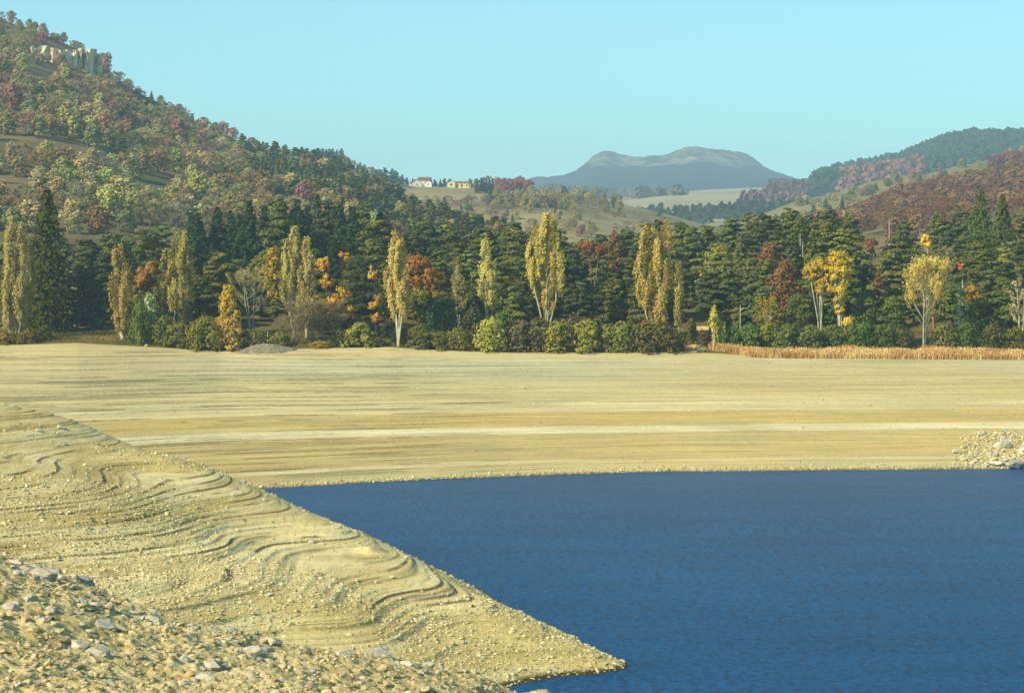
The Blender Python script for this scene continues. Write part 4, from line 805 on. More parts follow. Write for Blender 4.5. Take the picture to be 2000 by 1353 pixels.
LAND += [(140, 110, 'the pale cliff'), (90, 300, 'the tan hillside meadow'), (300, 345, 'the upper slope path'), (822, 355, 'the white house'), (900, 357, 'the cream house'), (1437, 512, 'the play frame'), (1737, 460, 'the tall post')]
for i in range(46):
    px = rnd.uniform(48, 226); up = rnd.random() < .45; cy_ = interp(px, LC); py = cy_ + rnd.uniform(0, 8) if up else interp(px, [(48, 112), (100, 128), (150, 150), (226, 176)]) + rnd.uniform(-4, 14)
    k = rnd.choice(['gr', 'gr', 'ol', 'pu', 'gn', 'oc']); hill_tree(k, px, py, left_hill, rnd.uniform(4, 6.5), 1.5, C_[k][1] + ' by cliff')
meadows = [(-60, 175, 268, 318), (150, 270, 296, 330), (-60, 60, 352, 392), (272, 350, 338, 386), (50, 222, 84, 168)]
py_rows = []
t = .03
while t < 1.0:
    Yt = 640 + (1500 - 640) * t; mp = F / Yt; step = 6.9 * mp
    u = -70 + rnd.uniform(0, step)
    while u < 980:
        tt = min(1.0, t + rnd.uniform(-.008, .008)); X, Y, Z = left_hill(u, tt); X, Y, Z = float(X), float(Y), float(Z); py = YH - (Z - H) / Y * F
        u += step * rnd.uniform(.75, 1.2)
        uu = 1000 + X / Y * F
        if py > 462 + (30 if uu > 740 else 0): continue
        if any(a < uu < b and c < py - 2 < d for a, b, c, d in meadows): continue
        if any(abs(uu - s[1]) < 14 and -6 < py - s[2] < 26 for s in special): continue
        k = pick(uu, py); h_ = rnd.uniform(6.5, 10.5) if k != 'dg' else rnd.uniform(9, 13)
        if tt > .93: h_ *= .7
        if k in ('gr', 'pu'): h_ *= 1.1
        c, lk = C_[k]; jit = lambda c: tuple(max(0, min(255, v + rnd.uniform(-14, 14))) for v in c)
        q_ = fbm(uu * .012, py * .02, 71, 3) * 26; col = A(tuple(max(0, v + q_) for v in jit(c)), rnd.uniform(.42, .54)); s = rnd.uniform(1.1, 1.45)
        if k == 'dg':
            sp = rnd.random() < .4; put_one('spruce' if sp else 'pine_tree', rnd.choice(FSPR if sp else FPINE), X, Y, Z - .2, h_ / 12 * s * 1.1, h_ / 12, rz(), col, 'dark green hillside spruce' if sp else 'dark green hillside pine', HG, cat='spruce' if sp else 'pine', tip=h_)
        elif k in ('gr', 'pu'): put_one('bare_tree', rnd.choice(FBARE), X, Y, Z - .2, h_ / 9 * s, h_ / 9, rz(), col, lk + ' on hillside', HG, tip=h_)
        else: put_one(KN[k], rnd.choice(FROUND), X, Y, Z - .2, h_ / 9 * s, h_ / 9, rz(), col, lk + ' on hillside', HG, tip=h_)
    t += .025
# trees on the hill with the houses
HH = 'trees on the meadow hill with the houses'
def hh(px, py, key, h_, wf=1.0, look=None, col=None, label=None):
    return hill_tree(key, px, py, house_hill, h_, wf, look, HH, col, label=label)
for px, py, h_ in [(735, 352, 9), (745, 356, 11), (754, 358, 13), (764, 360, 13), (774, 361, 12), (784, 362, 9), (794, 362, 7)]: hh(px, py, 'dg', h_, 1.1, 'dark conifer', (54, 80, 60))
for px in (806, 814, 842, 850, 860, 868, 878): 
    X, Y, Z = house_hill(px, 1.0); hh(px, 361, 'dg', rnd.uniform(6.5, 8), 1.3, 'dark hedge tree', (54, 76, 60))
for px in (932, 938, 944, 950, 956, 962): hh(px, 377, 'dg', 12.5, .95, 'dark block conifer', (44, 72, 60))
for px, py in [(918, 364), (928, 364)]: hh(px, py, 'gn', 8, .8, 'small green tree')
hh(958, 364, 'gr', 12, 1.0, 'bare tree behind the square conifer block')
for px, py in [(972, 372), (985, 373), (996, 374), (1008, 374), (1020, 374), (1032, 377), (1014, 366)]: hh(px, py, 'rd', 11, 1.2, 'maroon hilltop tree', (136, 66, 58))
hh(1026, 362, 'dg', 8, .9, 'single dark conifer among the maroon trees')
for px, py, key in [(670, 318, 'oc'), (680, 320, 'gn'), (690, 322, 'gr'), (702, 330, 'dg'), (712, 331, 'dg'), (722, 334, 'gr'), (728, 336, 'oc'), (738, 338, 'gr')]: hh(px, py, key, 8, 1.1, C_[key][1] + ' on skyline')
for px in range(560, 668, 7): hh(px, 318, 'dg', 12, 1.1, 'dark skyline conifer', (50, 76, 62))
for i in range(120):
    px = rnd.uniform(965, 1215); py = rnd.uniform(382, 412) - (px < 1000) * 4
    if py < 384 + max(0, px - 1130) * .22: continue
    k = rnd.choices(['gr', 'pu', 'ol', 'gn', 'dg', 'oc'], [.34, .16, .2, .1, .1, .1])[0]; hh(px, py, k, rnd.uniform(7, 10), 1.15)
for i in range(60):
    px = rnd.uniform(800, 1010); py = rnd.uniform(392, 440)
    k = rnd.choices(['gr', 'pu', 'ol', 'dg', 'oran'], [.38, .25, .2, .12, .05])[0]; hh(px, py, k, rnd.uniform(4.5, 7.5), 1.2)
for i in range(55):
    px = rnd.uniform(1020, 1290); py = rnd.choice([416, 428, 446, 458]) + rnd.gauss(0, 3)
    k = rnd.choices(['gr', 'pu', 'ol', 'dg'], [.4, .25, .25, .1])[0]; hh(px, py, k, rnd.uniform(3.5, 6.5), 1.3)
for px, py, k, h_ in [(955, 398, 'dg', 10), (1132, 430, 'dg', 5), (1120, 446, 'pu', 6), (1100, 448, 'gr', 6), (1112, 452, 'gr', 6), (1090, 440, 'pu', 6), (1135, 462, 'rd', 7), (1150, 468, 'gr', 6), (1045, 405, 'dg', 7), (1028, 407, 'dg', 7), (900, 415, 'dg', 6), (912, 414, 'dg', 6)]: hh(px, py, k, h_, 1.1)
# the red wood and the slope on the right
RG = 'beeches of the red brown wood on the right slope'
t = .05
while t < 1.0:
    u = 1380 + rnd.uniform(0, 20)
    while u < 2300:
        X, Y, Z = red_hill(u, min(1, t + rnd.uniform(-.012, .012))); X, Y, Z = float(X), float(Y), float(Z); py = YH - (Z - H) / Y * F
        u += 8.6 * F / Y * rnd.uniform(.8, 1.15); uu = 1000 + X / Y * F
        if py > 470: continue
        red = uu > 1655 - max(0, 0) and not (uu < 1690 and py < 400)
        if red:
            col = A((rnd.uniform(124, 138), rnd.uniform(92, 100), rnd.uniform(70, 78)) if rnd.random() > .12 else (142, 112, 74), rnd.uniform(.4, .46)); put_one('beech', rnd.choice(FBARE if rnd.random() < .6 else FROUND), X, Y, Z - .6, 11.5 / 9, 7.6 / 9 * rnd.uniform(.9, 1.1), rz(), col, 'red brown beech', RG, cat='beech', tip=9)
        else:
            k = rnd.choices(['oc', 'gn', 'ol', 'rd', 'dg', 'gr'], [.24, .2, .2, .1, .12, .14])[0]
            if k == 'dg': put_one('pine_tree', rnd.choice(FPINE), X, Y, Z - .2, .9, .85, rz(), A((64, 92, 62), .45), 'dark pine', 'mixed trees at the edge of the red brown wood', cat='pine', tip=9)
            else: put_one('bare_tree' if k == 'gr' else KN[k], rnd.choice(FBARE if k == 'gr' else FROUND), X, Y, Z - .2, 1, .9, rz(), A(C_[k][0], .48), C_[k][1] + ' by wood', 'mixed trees at the edge of the red brown wood', tip=8)
    t += .045
SG = 'trees dotted over the upper slope on the right'
for i in range(110):
    px = rnd.uniform(1560, 2030); cr_ = interp(px, [(1560, 396), (1650, 380), (1700, 361), (1800, 343), (1850, 329), (1900, 318), (2000, 295), (2100, 280)]); py = cr_ + abs(rnd.gauss(0, 1)) * 14 + 3
    if 1850 < px < 1975 and rnd.random() < .6: continue
    k = rnd.choices(['dg', 'gn', 'oc', 'rd', 'gr'], [.5, .2, .12, .1, .08])[0]; hill_tree(k, px, py, slope_hill, rnd.uniform(6, 9), 1.2, C_[k][1] + ' on slope', SG, (70, 92, 52) if k == 'dg' else None)
for px, py in [(1955, 322), (1966, 318), (1976, 320), (1988, 318), (2000, 316), (1945, 326)]: hill_tree('rd', px, py + 6, slope_hill, 13, 1.2, 'brown red tree', SG, (128, 66, 54))
for px in range(1560, 1650, 9): hill_tree('dg', px, 378 - (px - 1560) * .08, plain, 26, 1.3, 'dark conifer', 'conifers in a row on the far plain', (50, 74, 60))
# distant woods that read as masses
def wood(name, pos, n, urange, trange, h_, w_, mat, seed, col, keep=None):
    rng = np.random.RandomState(seed); mb = MB()
    u = rng.uniform(*urange, n); t = rng.uniform(trange[0], trange[1], n) if trange[0] < trange[1] else np.full(n, trange[0])
    X, Y, Z = pos(u, t)
    if keep is not None:
        q = YH - (Z - H) / Y * F; k = keep(1000 + X / Y * F, q); X, Y, Z = X[k], Y[k], Z[k]
    m = len(X); per = 14; hh_ = h_ * rng.uniform(.65, 1.2, m)
    for j in range(per):
        f = (j + .5) / per; th = rng.uniform(0, 6.28, m); r = w_ * .5 * (1 - f) ** .7 * rng.uniform(.4, 1, m)
        C = np.stack([X + np.cos(th) * r, Y + np.sin(th) * r, Z + hh_ * (.08 + .9 * f)], 1)
        mb.leaves(C, np.stack([np.cos(th), np.sin(th), np.full(m, .5)], 1) + rng.normal(size=(m, 3)) * .3, w_ * (.75 - .35 * f), rng)
    o = link(name, mb.mesh(name, mat), kind='stuff'); o.color = col; o['label'] = name.replace('_', ' ') + ' seen as one mass of crowns'
wood('ridge_wood', far_ridge, 3200, (1590, 2090), (.25, 1.0), 17, 19, M['needle'], 401, A((52, 72, 48), .42))
wood('ridge_beech_wood', far_ridge, 700, (1640, 1850), (.15, .6), 22, 18, M['leaf_far'], 402, A((130, 86, 66), .45), lambda u, q: (q > 328) & (u < 1800))
wood('plain_wood', plain, 420, (1430, 1570), (.2, .55), 20, 19, M['leaf_far'], 403, A((112, 84, 74), .45), lambda u, q: (q > 378 - (u - 1430) * .02) & (q < 412) & (q > 440 - (u - 1380) * .42))
wood('far_conifer_wood', plain, 260, (1250, 1640), (.15, .4), 16, 15, M['needle'], 404, A((52, 68, 48), .42), lambda u, q: (q > 396) & (q > 424 - (u - 1250) * .03))
wood('mountain_foot_wood', plain, 260, (1060, 1330), (.5, .95), 14, 34, M['leaf_far'], 405, A((96, 92, 66), .45), lambda u, q: (np.abs(q - 386 - 4 * np.sin(u * .05)) < 3))

# ------------------------------------------------------------------ the cliff, houses and small works
def cliff():
    mb = MB(); rng = np.random.RandomState(9); px = 62
    while px < 190:
        wpx = rng.uniform(4, 12); top = interp(px, [(60, 84), (100, 90), (150, 92), (190, 100)]) + rng.uniform(-4, 9); bot = interp(px, [(60, 104), (100, 122), (140, 134), (170, 144), (190, 150)]) + rng.uniform(-4, 4)
        _, x, y, z = invert(left_hill, px, bot); y += rng.uniform(-4.5, 4.5); wd = mpx(wpx, y); hgt = (bot - top) / F * y; dep = 14
        sec = 7; V = []; lean = rng.uniform(-.12, .12)
        for k in range(sec):
            f = k / (sec - 1); j = rng.uniform(-.9, .9, 8)
            for q, (a, b) in enumerate([(-.5, 0), (-.25, -.9), (.2, -1.1), (.5, -.2), (.5, 8), (-.5, 8)]): V.append((x + a * wd * 1.02 + j[q] + lean * f * hgt, y + b * 1.3 * (1 - .3 * f) + (0 if b > 2 else j[q]) + f * 2 + 3, z - 2 + f * (hgt + 2 + (b > 2) * .5)))
        Fq = [(k * 6 + a, k * 6 + (a + 1) % 6, (k + 1) * 6 + (a + 1) % 6, (k + 1) * 6 + a) for k in range(sec - 1) for a in range(6)]
        mb.add(V, Fq); e = (sec - 1) * 6; mb.add([V[e + q] for q in range(6)], [(0, 1, 2, 5), (2, 3, 4, 5)])
        px += wpx * .8
    o = link('rock_cliff', mb.mesh('rock_cliff', M['cliff'])); o['category'] = 'cliff'; o['label'] = 'pale columnar rock cliff below the hill summit'
cliff()
def rock_mesh(seed, sub=2, flat=.75):
    rng = np.random.RandomState(seed); t = (1 + 5 ** .5) / 2
    V = [(-1, t, 0), (1, t, 0), (-1, -t, 0), (1, -t, 0), (0, -1, t), (0, 1, t), (0, -1, -t), (0, 1, -t), (t, 0, -1), (t, 0, 1), (-t, 0, -1), (-t, 0, 1)]
    Fc = [(0, 11, 5), (0, 5, 1), (0, 1, 7), (0, 7, 10), (0, 10, 11), (1, 5, 9), (5, 11, 4), (11, 10, 2), (10, 7, 6), (7, 1, 8), (3, 9, 4), (3, 4, 2), (3, 2, 6), (3, 6, 8), (3, 8, 9), (4, 9, 5), (2, 4, 11), (6, 2, 10), (8, 6, 7), (9, 8, 1)]
    V = [np.array(v) / np.linalg.norm(v) for v in V]
    for _ in range(sub):
        cache = {}; nf = []
        def mid(a, b):
            k = (min(a, b), max(a, b))
            if k not in cache: m = V[a] + V[b]; V.append(m / np.linalg.norm(m)); cache[k] = len(V) - 1
            return cache[k]
        for a, b, c in Fc:
            x, y, z = mid(a, b), mid(b, c), mid(c, a); nf += [(a, x, z), (b, y, x), (c, z, y), (x, y, z)]
        Fc = nf
    V = np.array(V); 
    for _ in range(13):
        nn = rng.normal(size=3); nn /= np.linalg.norm(nn); d = rng.uniform(.5, .85); q = V @ nn; V = V - np.clip(q - d, 0, 9)[:, None] * nn
    V *= np.array([rng.uniform(.8, 1.2), rng.uniform(.75, 1.1), flat * rng.uniform(.8, 1.1)]); V += rng.normal(size=V.shape) * .02
    return V, np.array(Fc)
ROCKS = [mesh_np('rock', *(lambda vf: (vf[0], [(vf[1], 0)]))(rock_mesh(500 + i)), M['rock']) for i in range(9)]
small = [rock_mesh(520 + i, 0, .7) for i in range(8)]; small1 = [rock_mesh(530 + i, 1, .7) for i in range(5)]
def rubble(name, X, Y, Z, S, src, mat, label, seed=1):
    rng = np.random.RandomState(seed); Vs = []; Fs = []; off = 0; idx = rng.randint(0, len(src), len(X))
    for k, (V, Fc) in enumerate(src):
        j = np.where(idx == k)[0]
        if not len(j): continue
        a = rng.uniform(0, 6.28, len(j)); c, s = np.cos(a), np.sin(a); b = rng.uniform(-.4, .4, len(j))
        W = V[None] * S[j][:, None, None]; x = W[..., 0] * c[:, None] - W[..., 1] * s[:, None]; y = W[..., 0] * s[:, None] + W[..., 1] * c[:, None]; z = W[..., 2] + x * b[:, None]
        Vs.append(np.stack([x + X[j][:, None], y + Y[j][:, None], z + Z[j][:, None]], 2).reshape(-1, 3))
        Fs.append((Fc[None] + (np.arange(len(j)) * len(V))[:, None, None] + off).reshape(-1, 3)); off += len(j) * len(V)
    o = link(name, mesh_np(name, np.concatenate(Vs), [(np.concatenate(Fs), 0)], mat), kind='stuff'); o['label'] = label
rng = np.random.RandomState(77)
def near_pts(n, pyr, ur, Yr):
    u = rng.uniform(*ur, n); Y = np.exp(rng.uniform(math.log(Yr[0]), math.log(Yr[1]), n)); X = (u - 1000) / F * Y; return X, Y, znear(X, Y)
# small stones on the spit, thicker towards its crest and tip
X, Y, Z = near_pts(52000, 0, (-60, 1260), (128, 262)); py = YH - (Z - H) / Y * F; px = 1000 + X / Y * F
dens = .12 + .9 * sstep(.42, .62, fbm(X * .07, Y * .05, 61, 3) * .5 + .5) + .9 * sstep(650, 900, px) * sstep(1160, 1230, py)
k = (Z > .02) & (rng.rand(len(X)) < dens)
X, Y, Z = X[k], Y[k], Z[k]; S = rng.gamma(2.2, .035, len(X)) + .035; S = np.minimum(S, .34)
rubble('spit_gravel', X, Y, Z + S * .2, S, small, M['pebble'], 'pale stones strewn over the terraced spit', 2)
X, Y, Z = near_pts(24000, 0, (-60, 1130), (46, 118)); S = np.minimum(rng.gamma(1.2, .032, len(X)) + .014, .34); rubble('bank_gravel', X, Y, Z + S * .05, S, small1, M['bankstone'], 'small broken stones covering the near bank', 3)
# waterline stones of the far shore
u = rng.uniform(480, 2050, 2600); yw = interp(u, YW); Y = yw + np.abs(rng.normal(size=2600)) * 1.6 + .1; X = (u - 1000) / F * Y; Z = zfar(u, Y); S = rng.gamma(2, .05, 2600) + .04
rubble('waterline_stones', X, Y, Z + S * .2, S, small, M['pebble'], 'pale stones along the far waterline', 4)
u = rng.uniform(-50, 2050, 3200); yw = interp(u, YW); Y = yw + rng.uniform(0, 1, 3200) ** .8 * (452 - yw); X = (u - 1000) / F * Y; Z = zfar(u, Y); S = rng.gamma(1.6, .035, 3200) + .04
rubble('beach_stones', X, Y, Z + S * .2, S, small, M['pebble'], 'scattered pale stones on the drained beach', 5)
# boulder pile at the right end of the far beach
def beach_at(px, py):
    Ys = np.linspace(float(interp(px, YW)) - 1, 456, 300); q = YH - (zfar(np.full(300, px), Ys, True) - H) / Ys * F; i = int(np.argmin(np.abs(q - py))); return (px - 1000) / F * Ys[i], Ys[i], float(zfar(px, Ys[i]))
BG = 'boulders heaped on the far beach'
def boulder(px, py, wpx, hf=.8, look='pale boulder', label=None, group=BG):
    x, y, z = beach_at(px, py); s = mpx(wpx, y) * .5
    o = put_one('boulder', rnd.choice(ROCKS), x, y, z + s * .25, s, s * hf, rz(), (1, 1, 1, 1), look, group, label, 'boulder', tip=.5); return o
boulder(1958, 872, 40, 1.0, label='largest round boulder on the far beach, dark shadow under it'); LAND.append((1958, 864, 'the largest round boulder'))
boulder(1985, 912, 60, .5, label='long flat slab of rock beside the water'); boulder(1945, 908, 34, .6, label='flat boulder just above the waterline'); boulder(1998, 880, 34, .7, label='angular boulder close to the largest round boulder')
boulder(1866, 884, 22, .9, label='lone boulder at the outer edge of the boulder pile'); LAND.append((1866, 884, 'the lone outer boulder'))
u = rng.uniform(1855, 2080, 2600); q = rng.uniform(835, 914, 2600); k = (u - 1858) > (914 - q) * .3 + 34 * (fbm(u * .06, q * .08, 301, 3) + .25) + rng.exponential(7, 2600) - 10; k &= (q > 840 + 14 * fbm(u * .03, q * 0, 303, 2)) & (rng.rand(2600) < .35 + .65 * sstep(1850, 1960, u)); u, q = u[k], q[k]
xyz = np.array([beach_at(float(a), float(b)) for a, b in zip(u, q)]); S = rng.gamma(2.2, .07, len(u)) + .06
rubble('boulder_rubble', xyz[:, 0], xyz[:, 1], xyz[:, 2] + S * .25, S, small1, M['pebble'], 'small rubble between the boulders of the far beach', 6)
for i in range(120):
    py = rnd.uniform(838, 914); px = 1872 + rnd.random() ** .75 * 200 + (914 - py) * rnd.uniform(0, .5); boulder(px, py, rnd.choice([5, 6, 7, 8, 10, 12, 14, 16]), rnd.uniform(.6, .9))
for px, py, wd in [(1453, 918, 8), (1550, 822, 6), (1628, 898, 6), (1547, 806, 5), (1505, 755, 5), (763, 922, 6), (285, 673, 9), (1700, 790, 5), (1890, 800, 5), (1260, 902, 5)]: boulder(px, py, wd, .8, 'single pale beach stone', group='single stones on the beach')
# rocks of the near bank
NG = 'rubble rocks of the near bank'
def crest_y(u): return interp(u, [(-250, 77), (0, 75), (250, 77), (500, 80), (800, 90), (940, 99), (1060, 112)])
def near_rock(u, Y, s, hf=.75, look='angular beige rock', label=None, group=NG, rockc=None):
    X = (u - 1000) / F * Y; z = float(znear(X, Y)); return put_one('rock', rockc or rnd.choice(ROCKS), X, Y, z + s * .02, s, s * hf, rz(), (1, 1, 1, 1), look, group, label, 'rock', tip=.2)
for i in range(255):
    u = rnd.uniform(-20, 1060); cyv = float(crest_y(u)); Y = cyv * (1 - abs(rnd.gauss(0, .14)) + .02); s = min(.52, .1 + rnd.gammavariate(1.5, .075)) * (Y / 75) ** .5
    near_rock(u, Y, s)
for u, Y, s, lab in [(58, 76, .5, 'dark rounded rock standing up on the bank rim'), (140, 76, .42, 'shadowed block at the bank rim'), (100, 74.5, .62, 'wide flat rock on the bank rim'), (500, 79, .3, 'small dark rock poking above the bank rim'), (445, 73, .45, 'brown angular rock in the middle of the bank'), (300, 69, .42, 'rock with a deep shadow hole beside it'), (15, 66, .2, 'bright cream stone on the near bank'), (150, 62, .34, 'long pale slab lying on the gravel'), (770, 88, .5, 'large pale block at the end of the bank'), (840, 92, .42, 'square block on the lower bank')]:
    near_rock(u, Y, s, .8, label=lab); LAND.append((u, YH - (float(znear((u - 1000) / F * Y, Y)) - H) / Y * F, 'the ' + ' '.join(lab.split()[:4]) if False else 'the ' + lab.split(' on ')[0].split(' at ')[0].split(' lying ')[0].split(' in the ')[0].split(' poking ')[0].split(' beside ')[0].split(' standing ')[0].split(' with a')[0]))
SPG = 'stones on the terraced spit'
for u, py, s in [(528, 1160, .45), (118, 835, .7), (135, 826, .8), (75, 842, .5), (125, 868, .45), (640, 975, .3), (975, 985, .3), (610, 1058, .4), (632, 1064, .3), (820, 1140, .3), (470, 962, .35), (1020, 1258, .3), (455, 968, .3), (700, 1060, .3), (745, 1085, .25), (360, 868, .3), (905, 1255, .28)]:
    Ys = np.linspace(130, 285, 400); Xs = (u - 1000) / F * Ys; q = YH - (tps(Xs, Ys) - H) / Ys * F; i = int(np.argmin(np.abs(q - py))); near_rock(u, float(Ys[i]), s, .8, 'pale spit stone', group=SPG)

# houses
def tagp(o, label, cat, group=None):
    o['label'] = label; o['category'] = cat
    if group: o['group'] = group
def gable(mb_w, mb_r, x, y, z, w_, d, h_, rh, rz_, over=.3):
    c, s = math.cos(rz_), math.sin(rz_)
    T = lambda p: (x + p[0] * c - p[1] * s, y + p[0] * s + p[1] * c, z + p[2])
    V = [T(p) for p in [(-w_ / 2, -d / 2, -2), (w_ / 2, -d / 2, -2), (w_ / 2, d / 2, -2), (-w_ / 2, d / 2, -2), (-w_ / 2, -d / 2, h_), (w_ / 2, -d / 2, h_), (w_ / 2, d / 2, h_), (-w_ / 2, d / 2, h_), (-w_ / 2, 0, h_ + rh), (w_ / 2, 0, h_ + rh)]]
    mb_w.add(V, [(0, 1, 5, 4), (1, 2, 6, 5), (2, 3, 7, 6), (3, 0, 4, 7)]); mb_w.add(V, [(4, 8, 7), (5, 6, 9)])
    a, b = w_ / 2 + over, d / 2 + over; e = rh / (d / 2) * over
    for sgn in (-1, 1):
        R_ = [T(p) for p in [(-a, sgn * b, h_ - e), (a, sgn * b, h_ - e), (a, 0, h_ + rh + .05), (-a, 0, h_ + rh + .05), (-a, sgn * b, h_ - e + .3), (a, sgn * b, h_ - e + .3), (a, 0, h_ + rh + .35), (-a, 0, h_ + rh + .35)]]
        mb_r.add(R_, [(0, 1, 2, 3), (4, 7, 6, 5), (0, 4, 5, 1), (2, 6, 7, 3), (0, 3, 7, 4), (1, 5, 6, 2)])
def house(name, blocks, wins, wall, label, px0, py0):
    _, x0, y0, z0 = invert(house_hill, px0, py0); root = link(name, None, loc=(x0, y0, z0)); root.scale = (.86, .86, .86); tagp(root, label, 'house', 'farmhouses on the meadow hill')
    mw, mr = MB(), MB()
    for b in blocks: gable(mw, mr, *b)
    link('wall', mw.mesh('wall', wall), root); link('roof', mr.mesh('roof', M['tile']), root)
    for (x, y, z, w_, h_) in wins:
        q = MB(); q.box((x, y, z), (w_, .12, h_)); link('window', q.mesh('window', M['glass']), root)
    return root
house('farmhouse', [(-6.5, 0, 0, 11, 11, 3.0, 3.8, R(90) + .25), (2.5, 9, 1.2, 13, 10, 5.0, 3.2, .1), (6.5, -2, 0, 6, 7, 3.4, 2.4, R(90)), (-15, 2, 0, 7, 4, 1.2, .8, 0)], [(6.4, -5.05, 1.8, 1.0, 1.3), (-5.0, -5.65, 1.6, .9, 1.1), (-8.0, -5.35, 1.6, .9, 1.1)], M['white'], 'white farmhouse with several red tiled gables on the hilltop', 824, 364)
house('farmhouse', [(-8, 0, 0, 7, 8, 5.0, 2.0, R(90)), (3, 2, 0, 17, 7, 4.6, 1.6, .0), (14, 3, 0, 7, 6, 2.2, 1.2, .0)], [(-8, -3.6, 3.0, 1.6, 1.8), (2.5, -1.58, 2.2, 1.6, 2.6), (7.5, -1.58, 2.4, 1.2, 1.6), (-1.5, -1.58, 2.4, 1.2, 1.6)], M['cream'], 'long cream farmhouse with low red roof on the hilltop', 897, 366)
# posts, fences, play frame, snag, brush pile, gravel mound
def post(px, top, base, Y, rad, name, label, cat, mat='wood'):
    z = zat(base, Y); z1 = zat(top, Y); mb = MB(); mb.tube([(0, 0, min(0, ground_far(px, Y) - z) - .3), (0, 0, (z1 - z) * .5), (0, 0, z1 - z)], [rad * 1.15, rad, rad * .8], 0, 8)
    o = link(name, mb.mesh(name, M[mat], True), loc=((px - 1000) / F * Y, Y, z)); tagp(o, label, cat); return o
post(1737, 430, 492, 612, .16, 'utility_pole', 'tall thin grey pole rising from the pines', 'pole'); post(1800, 454, 476, 606, .1, 'post', 'short pale post right of the tall pole', 'post'); post(523, 648, 664, 462, .12, 'post', 'white marker post by the orange meadow', 'post', 'white'); post(5, 334, 352, 900, .14, 'utility_pole', 'slim pole on the hillside meadow edge', 'pole')
for px in (1563, 1568): post(px, 456 + (px - 1563) * 3, 500, 560, .1, 'dead_tree', 'bare white snag above the golden trees' if px == 1563 else 'shorter bare white snag beside the first one', 'dead tree', 'pale')
def fence(pts, Y, label, hgt=1.1, rails=2):
    root = link('wooden_fence', None, loc=((pts[0][0] - 1000) / F * Y, Y, 0)); tagp(root, label, 'fence'); x0 = root.location[0]
    P_ = [((px - 1000) / F * Y - x0, 0, zat(py, Y)) for px, py in pts]
    for r in range(rails):
        mb = MB(); mb.tube([(x, 0, z + hgt * (.5 + .42 * r)) for x, _, z in P_], [.07] * len(P_), 0, 5); link('rail', mb.mesh('rail', M['wood']), root)
    for x, _, z in P_:
        mb = MB(); mb.box((x, 0, z + hgt * .5 - .3), (.14, .14, hgt + .6)); link('post', mb.mesh('post', M['wood']), root)
fence([(1428, 524), (1438, 524), (1448, 525), (1459, 524), (1470, 524), (1482, 523)], 596, 'pale wooden rail fence in front of the play frame'); fence([(1688, 498), (1706, 497), (1722, 496), (1740, 495), (1756, 494), (1776, 494)], 606, 'weathered rail fence at the foot of the tall pole'); fence([(1568, 508), (1578, 507), (1588, 507)], 590, 'short rail fence behind the smaller golden tree')
# sandy knoll under the play frame
def knoll(name, px, py, Y, rx, ry, hz, mat, label=None, seed=3):
    uu = np.linspace(-1, 1, 40); U, V_ = np.meshgrid(uu, uu); rr = np.sqrt(U ** 2 + V_ ** 2); x = (px - 1000) / F * Y
    Xk = x + U * rx; Yk = Y + V_ * ry; g = zfar(1000 + Xk / Yk * F, Yk, True); Zk = g + (1 - sstep(.0, 1.0, rr)) * hz - .25 + fbm(Xk * .8, Yk * .8, seed, 3) * .25 * (1 - sstep(.6, 1, rr))
    return link(name, grid_mesh(name, Xk, Yk, Zk, M[mat]), kind='structure')
knoll('sandy_knoll', 1448, 530, 598, 14, 16, 3.0, 'reed')
def swing():
    root = link('play_frame', None, loc=px2w(1445, 520, 600)); tagp(root, 'wooden A-shaped play frame standing in the clearing', 'play frame')
    for x in (-1.2, 1.6):
        for s in (-1, 1):
            mb = MB(); mb.tube([(x + s * .9, s * .5, -.8), (x + s * .1, 0, 2.4)], [.1, .08], 0, 6); link('leg', mb.mesh('leg', M['wood']), root)
    mb = MB(); mb.tube([(-1.6, 0, 2.4), (2.2, 0, 2.4)], [.1, .1], 0, 6); link('beam', mb.mesh('beam', M['wood']), root)
swing()
def snag():
    mb = MB(); mb.tube([(0, 0, -6), (0, 0, -1), (0, 0, 1.8)], [.16, .13, .06], 0, 6); mb.tube([(0, 0, .6), (.7, 0, 1.1), (1.4, 0, 1.0), (1.9, 0, 1.5), (2.1, 0, 2.3)], [.1, .09, .08, .06, .02], 0, 5)
    mb.tube([(0, 0, -.4), (-.5, .1, .1), (-.9, .1, .2)], [.05, .04, .01], 0, 5)
    o = link('dead_tree', mb.mesh('dead_tree', M['pale']), loc=px2w(1446, 612, 470)); tagp(o, 'white dead tree with one crooked branch before the pines', 'dead tree')
snag()
def brush():
    rng = np.random.RandomState(3); mb = MB()
    for i in range(46):
        a = rng.uniform(0, 6.28); r = rng.uniform(0, 1.1); c = np.array([math.cos(a) * r, math.sin(a) * r, rng.uniform(.1, 1.0) * (1.2 - r * .7)]); d = rng.normal(size=3) * [.9, .7, .3]
        mb.tube([c - d * .6, c, c + d * .6], [.05, .06, .02], 0, 4)
    z = ground_far(1370, 458); o = link('brush_pile', mb.mesh('brush_pile', M['wood']), loc=((370) / F * 458, 458, z)); tagp(o, 'pile of grey branches at the end of the sandy track', 'brush pile')
brush()
gm = knoll('gravel_mound', 520, 690, 454.5, 8.2, 4.0, 1.6, 'grey', seed=5); del gm['kind']; tagp(gm, 'low grey gravel mound at the edge of the beach', 'gravel mound')
# sandy track between the shrubs
tr_pts = [(1338, 692, 455), (1345, 675, 458), (1352, 655, 466), (1362, 640, 478), (1366, 632, 500)]
V = []
for px, py, Y in tr_pts:
    z = float(zfar(px, Y)) + .25
    for s in (-1, -.5, 0, .5, 1): V.append(((px - 1000) / F * Y + s * 2.1, Y, float(zfar(px + s * 12, Y)) + .12))
link('path', mesh_np('path', V, [(grid_faces(5, 5), 0)], M['reed'], True), kind='structure')
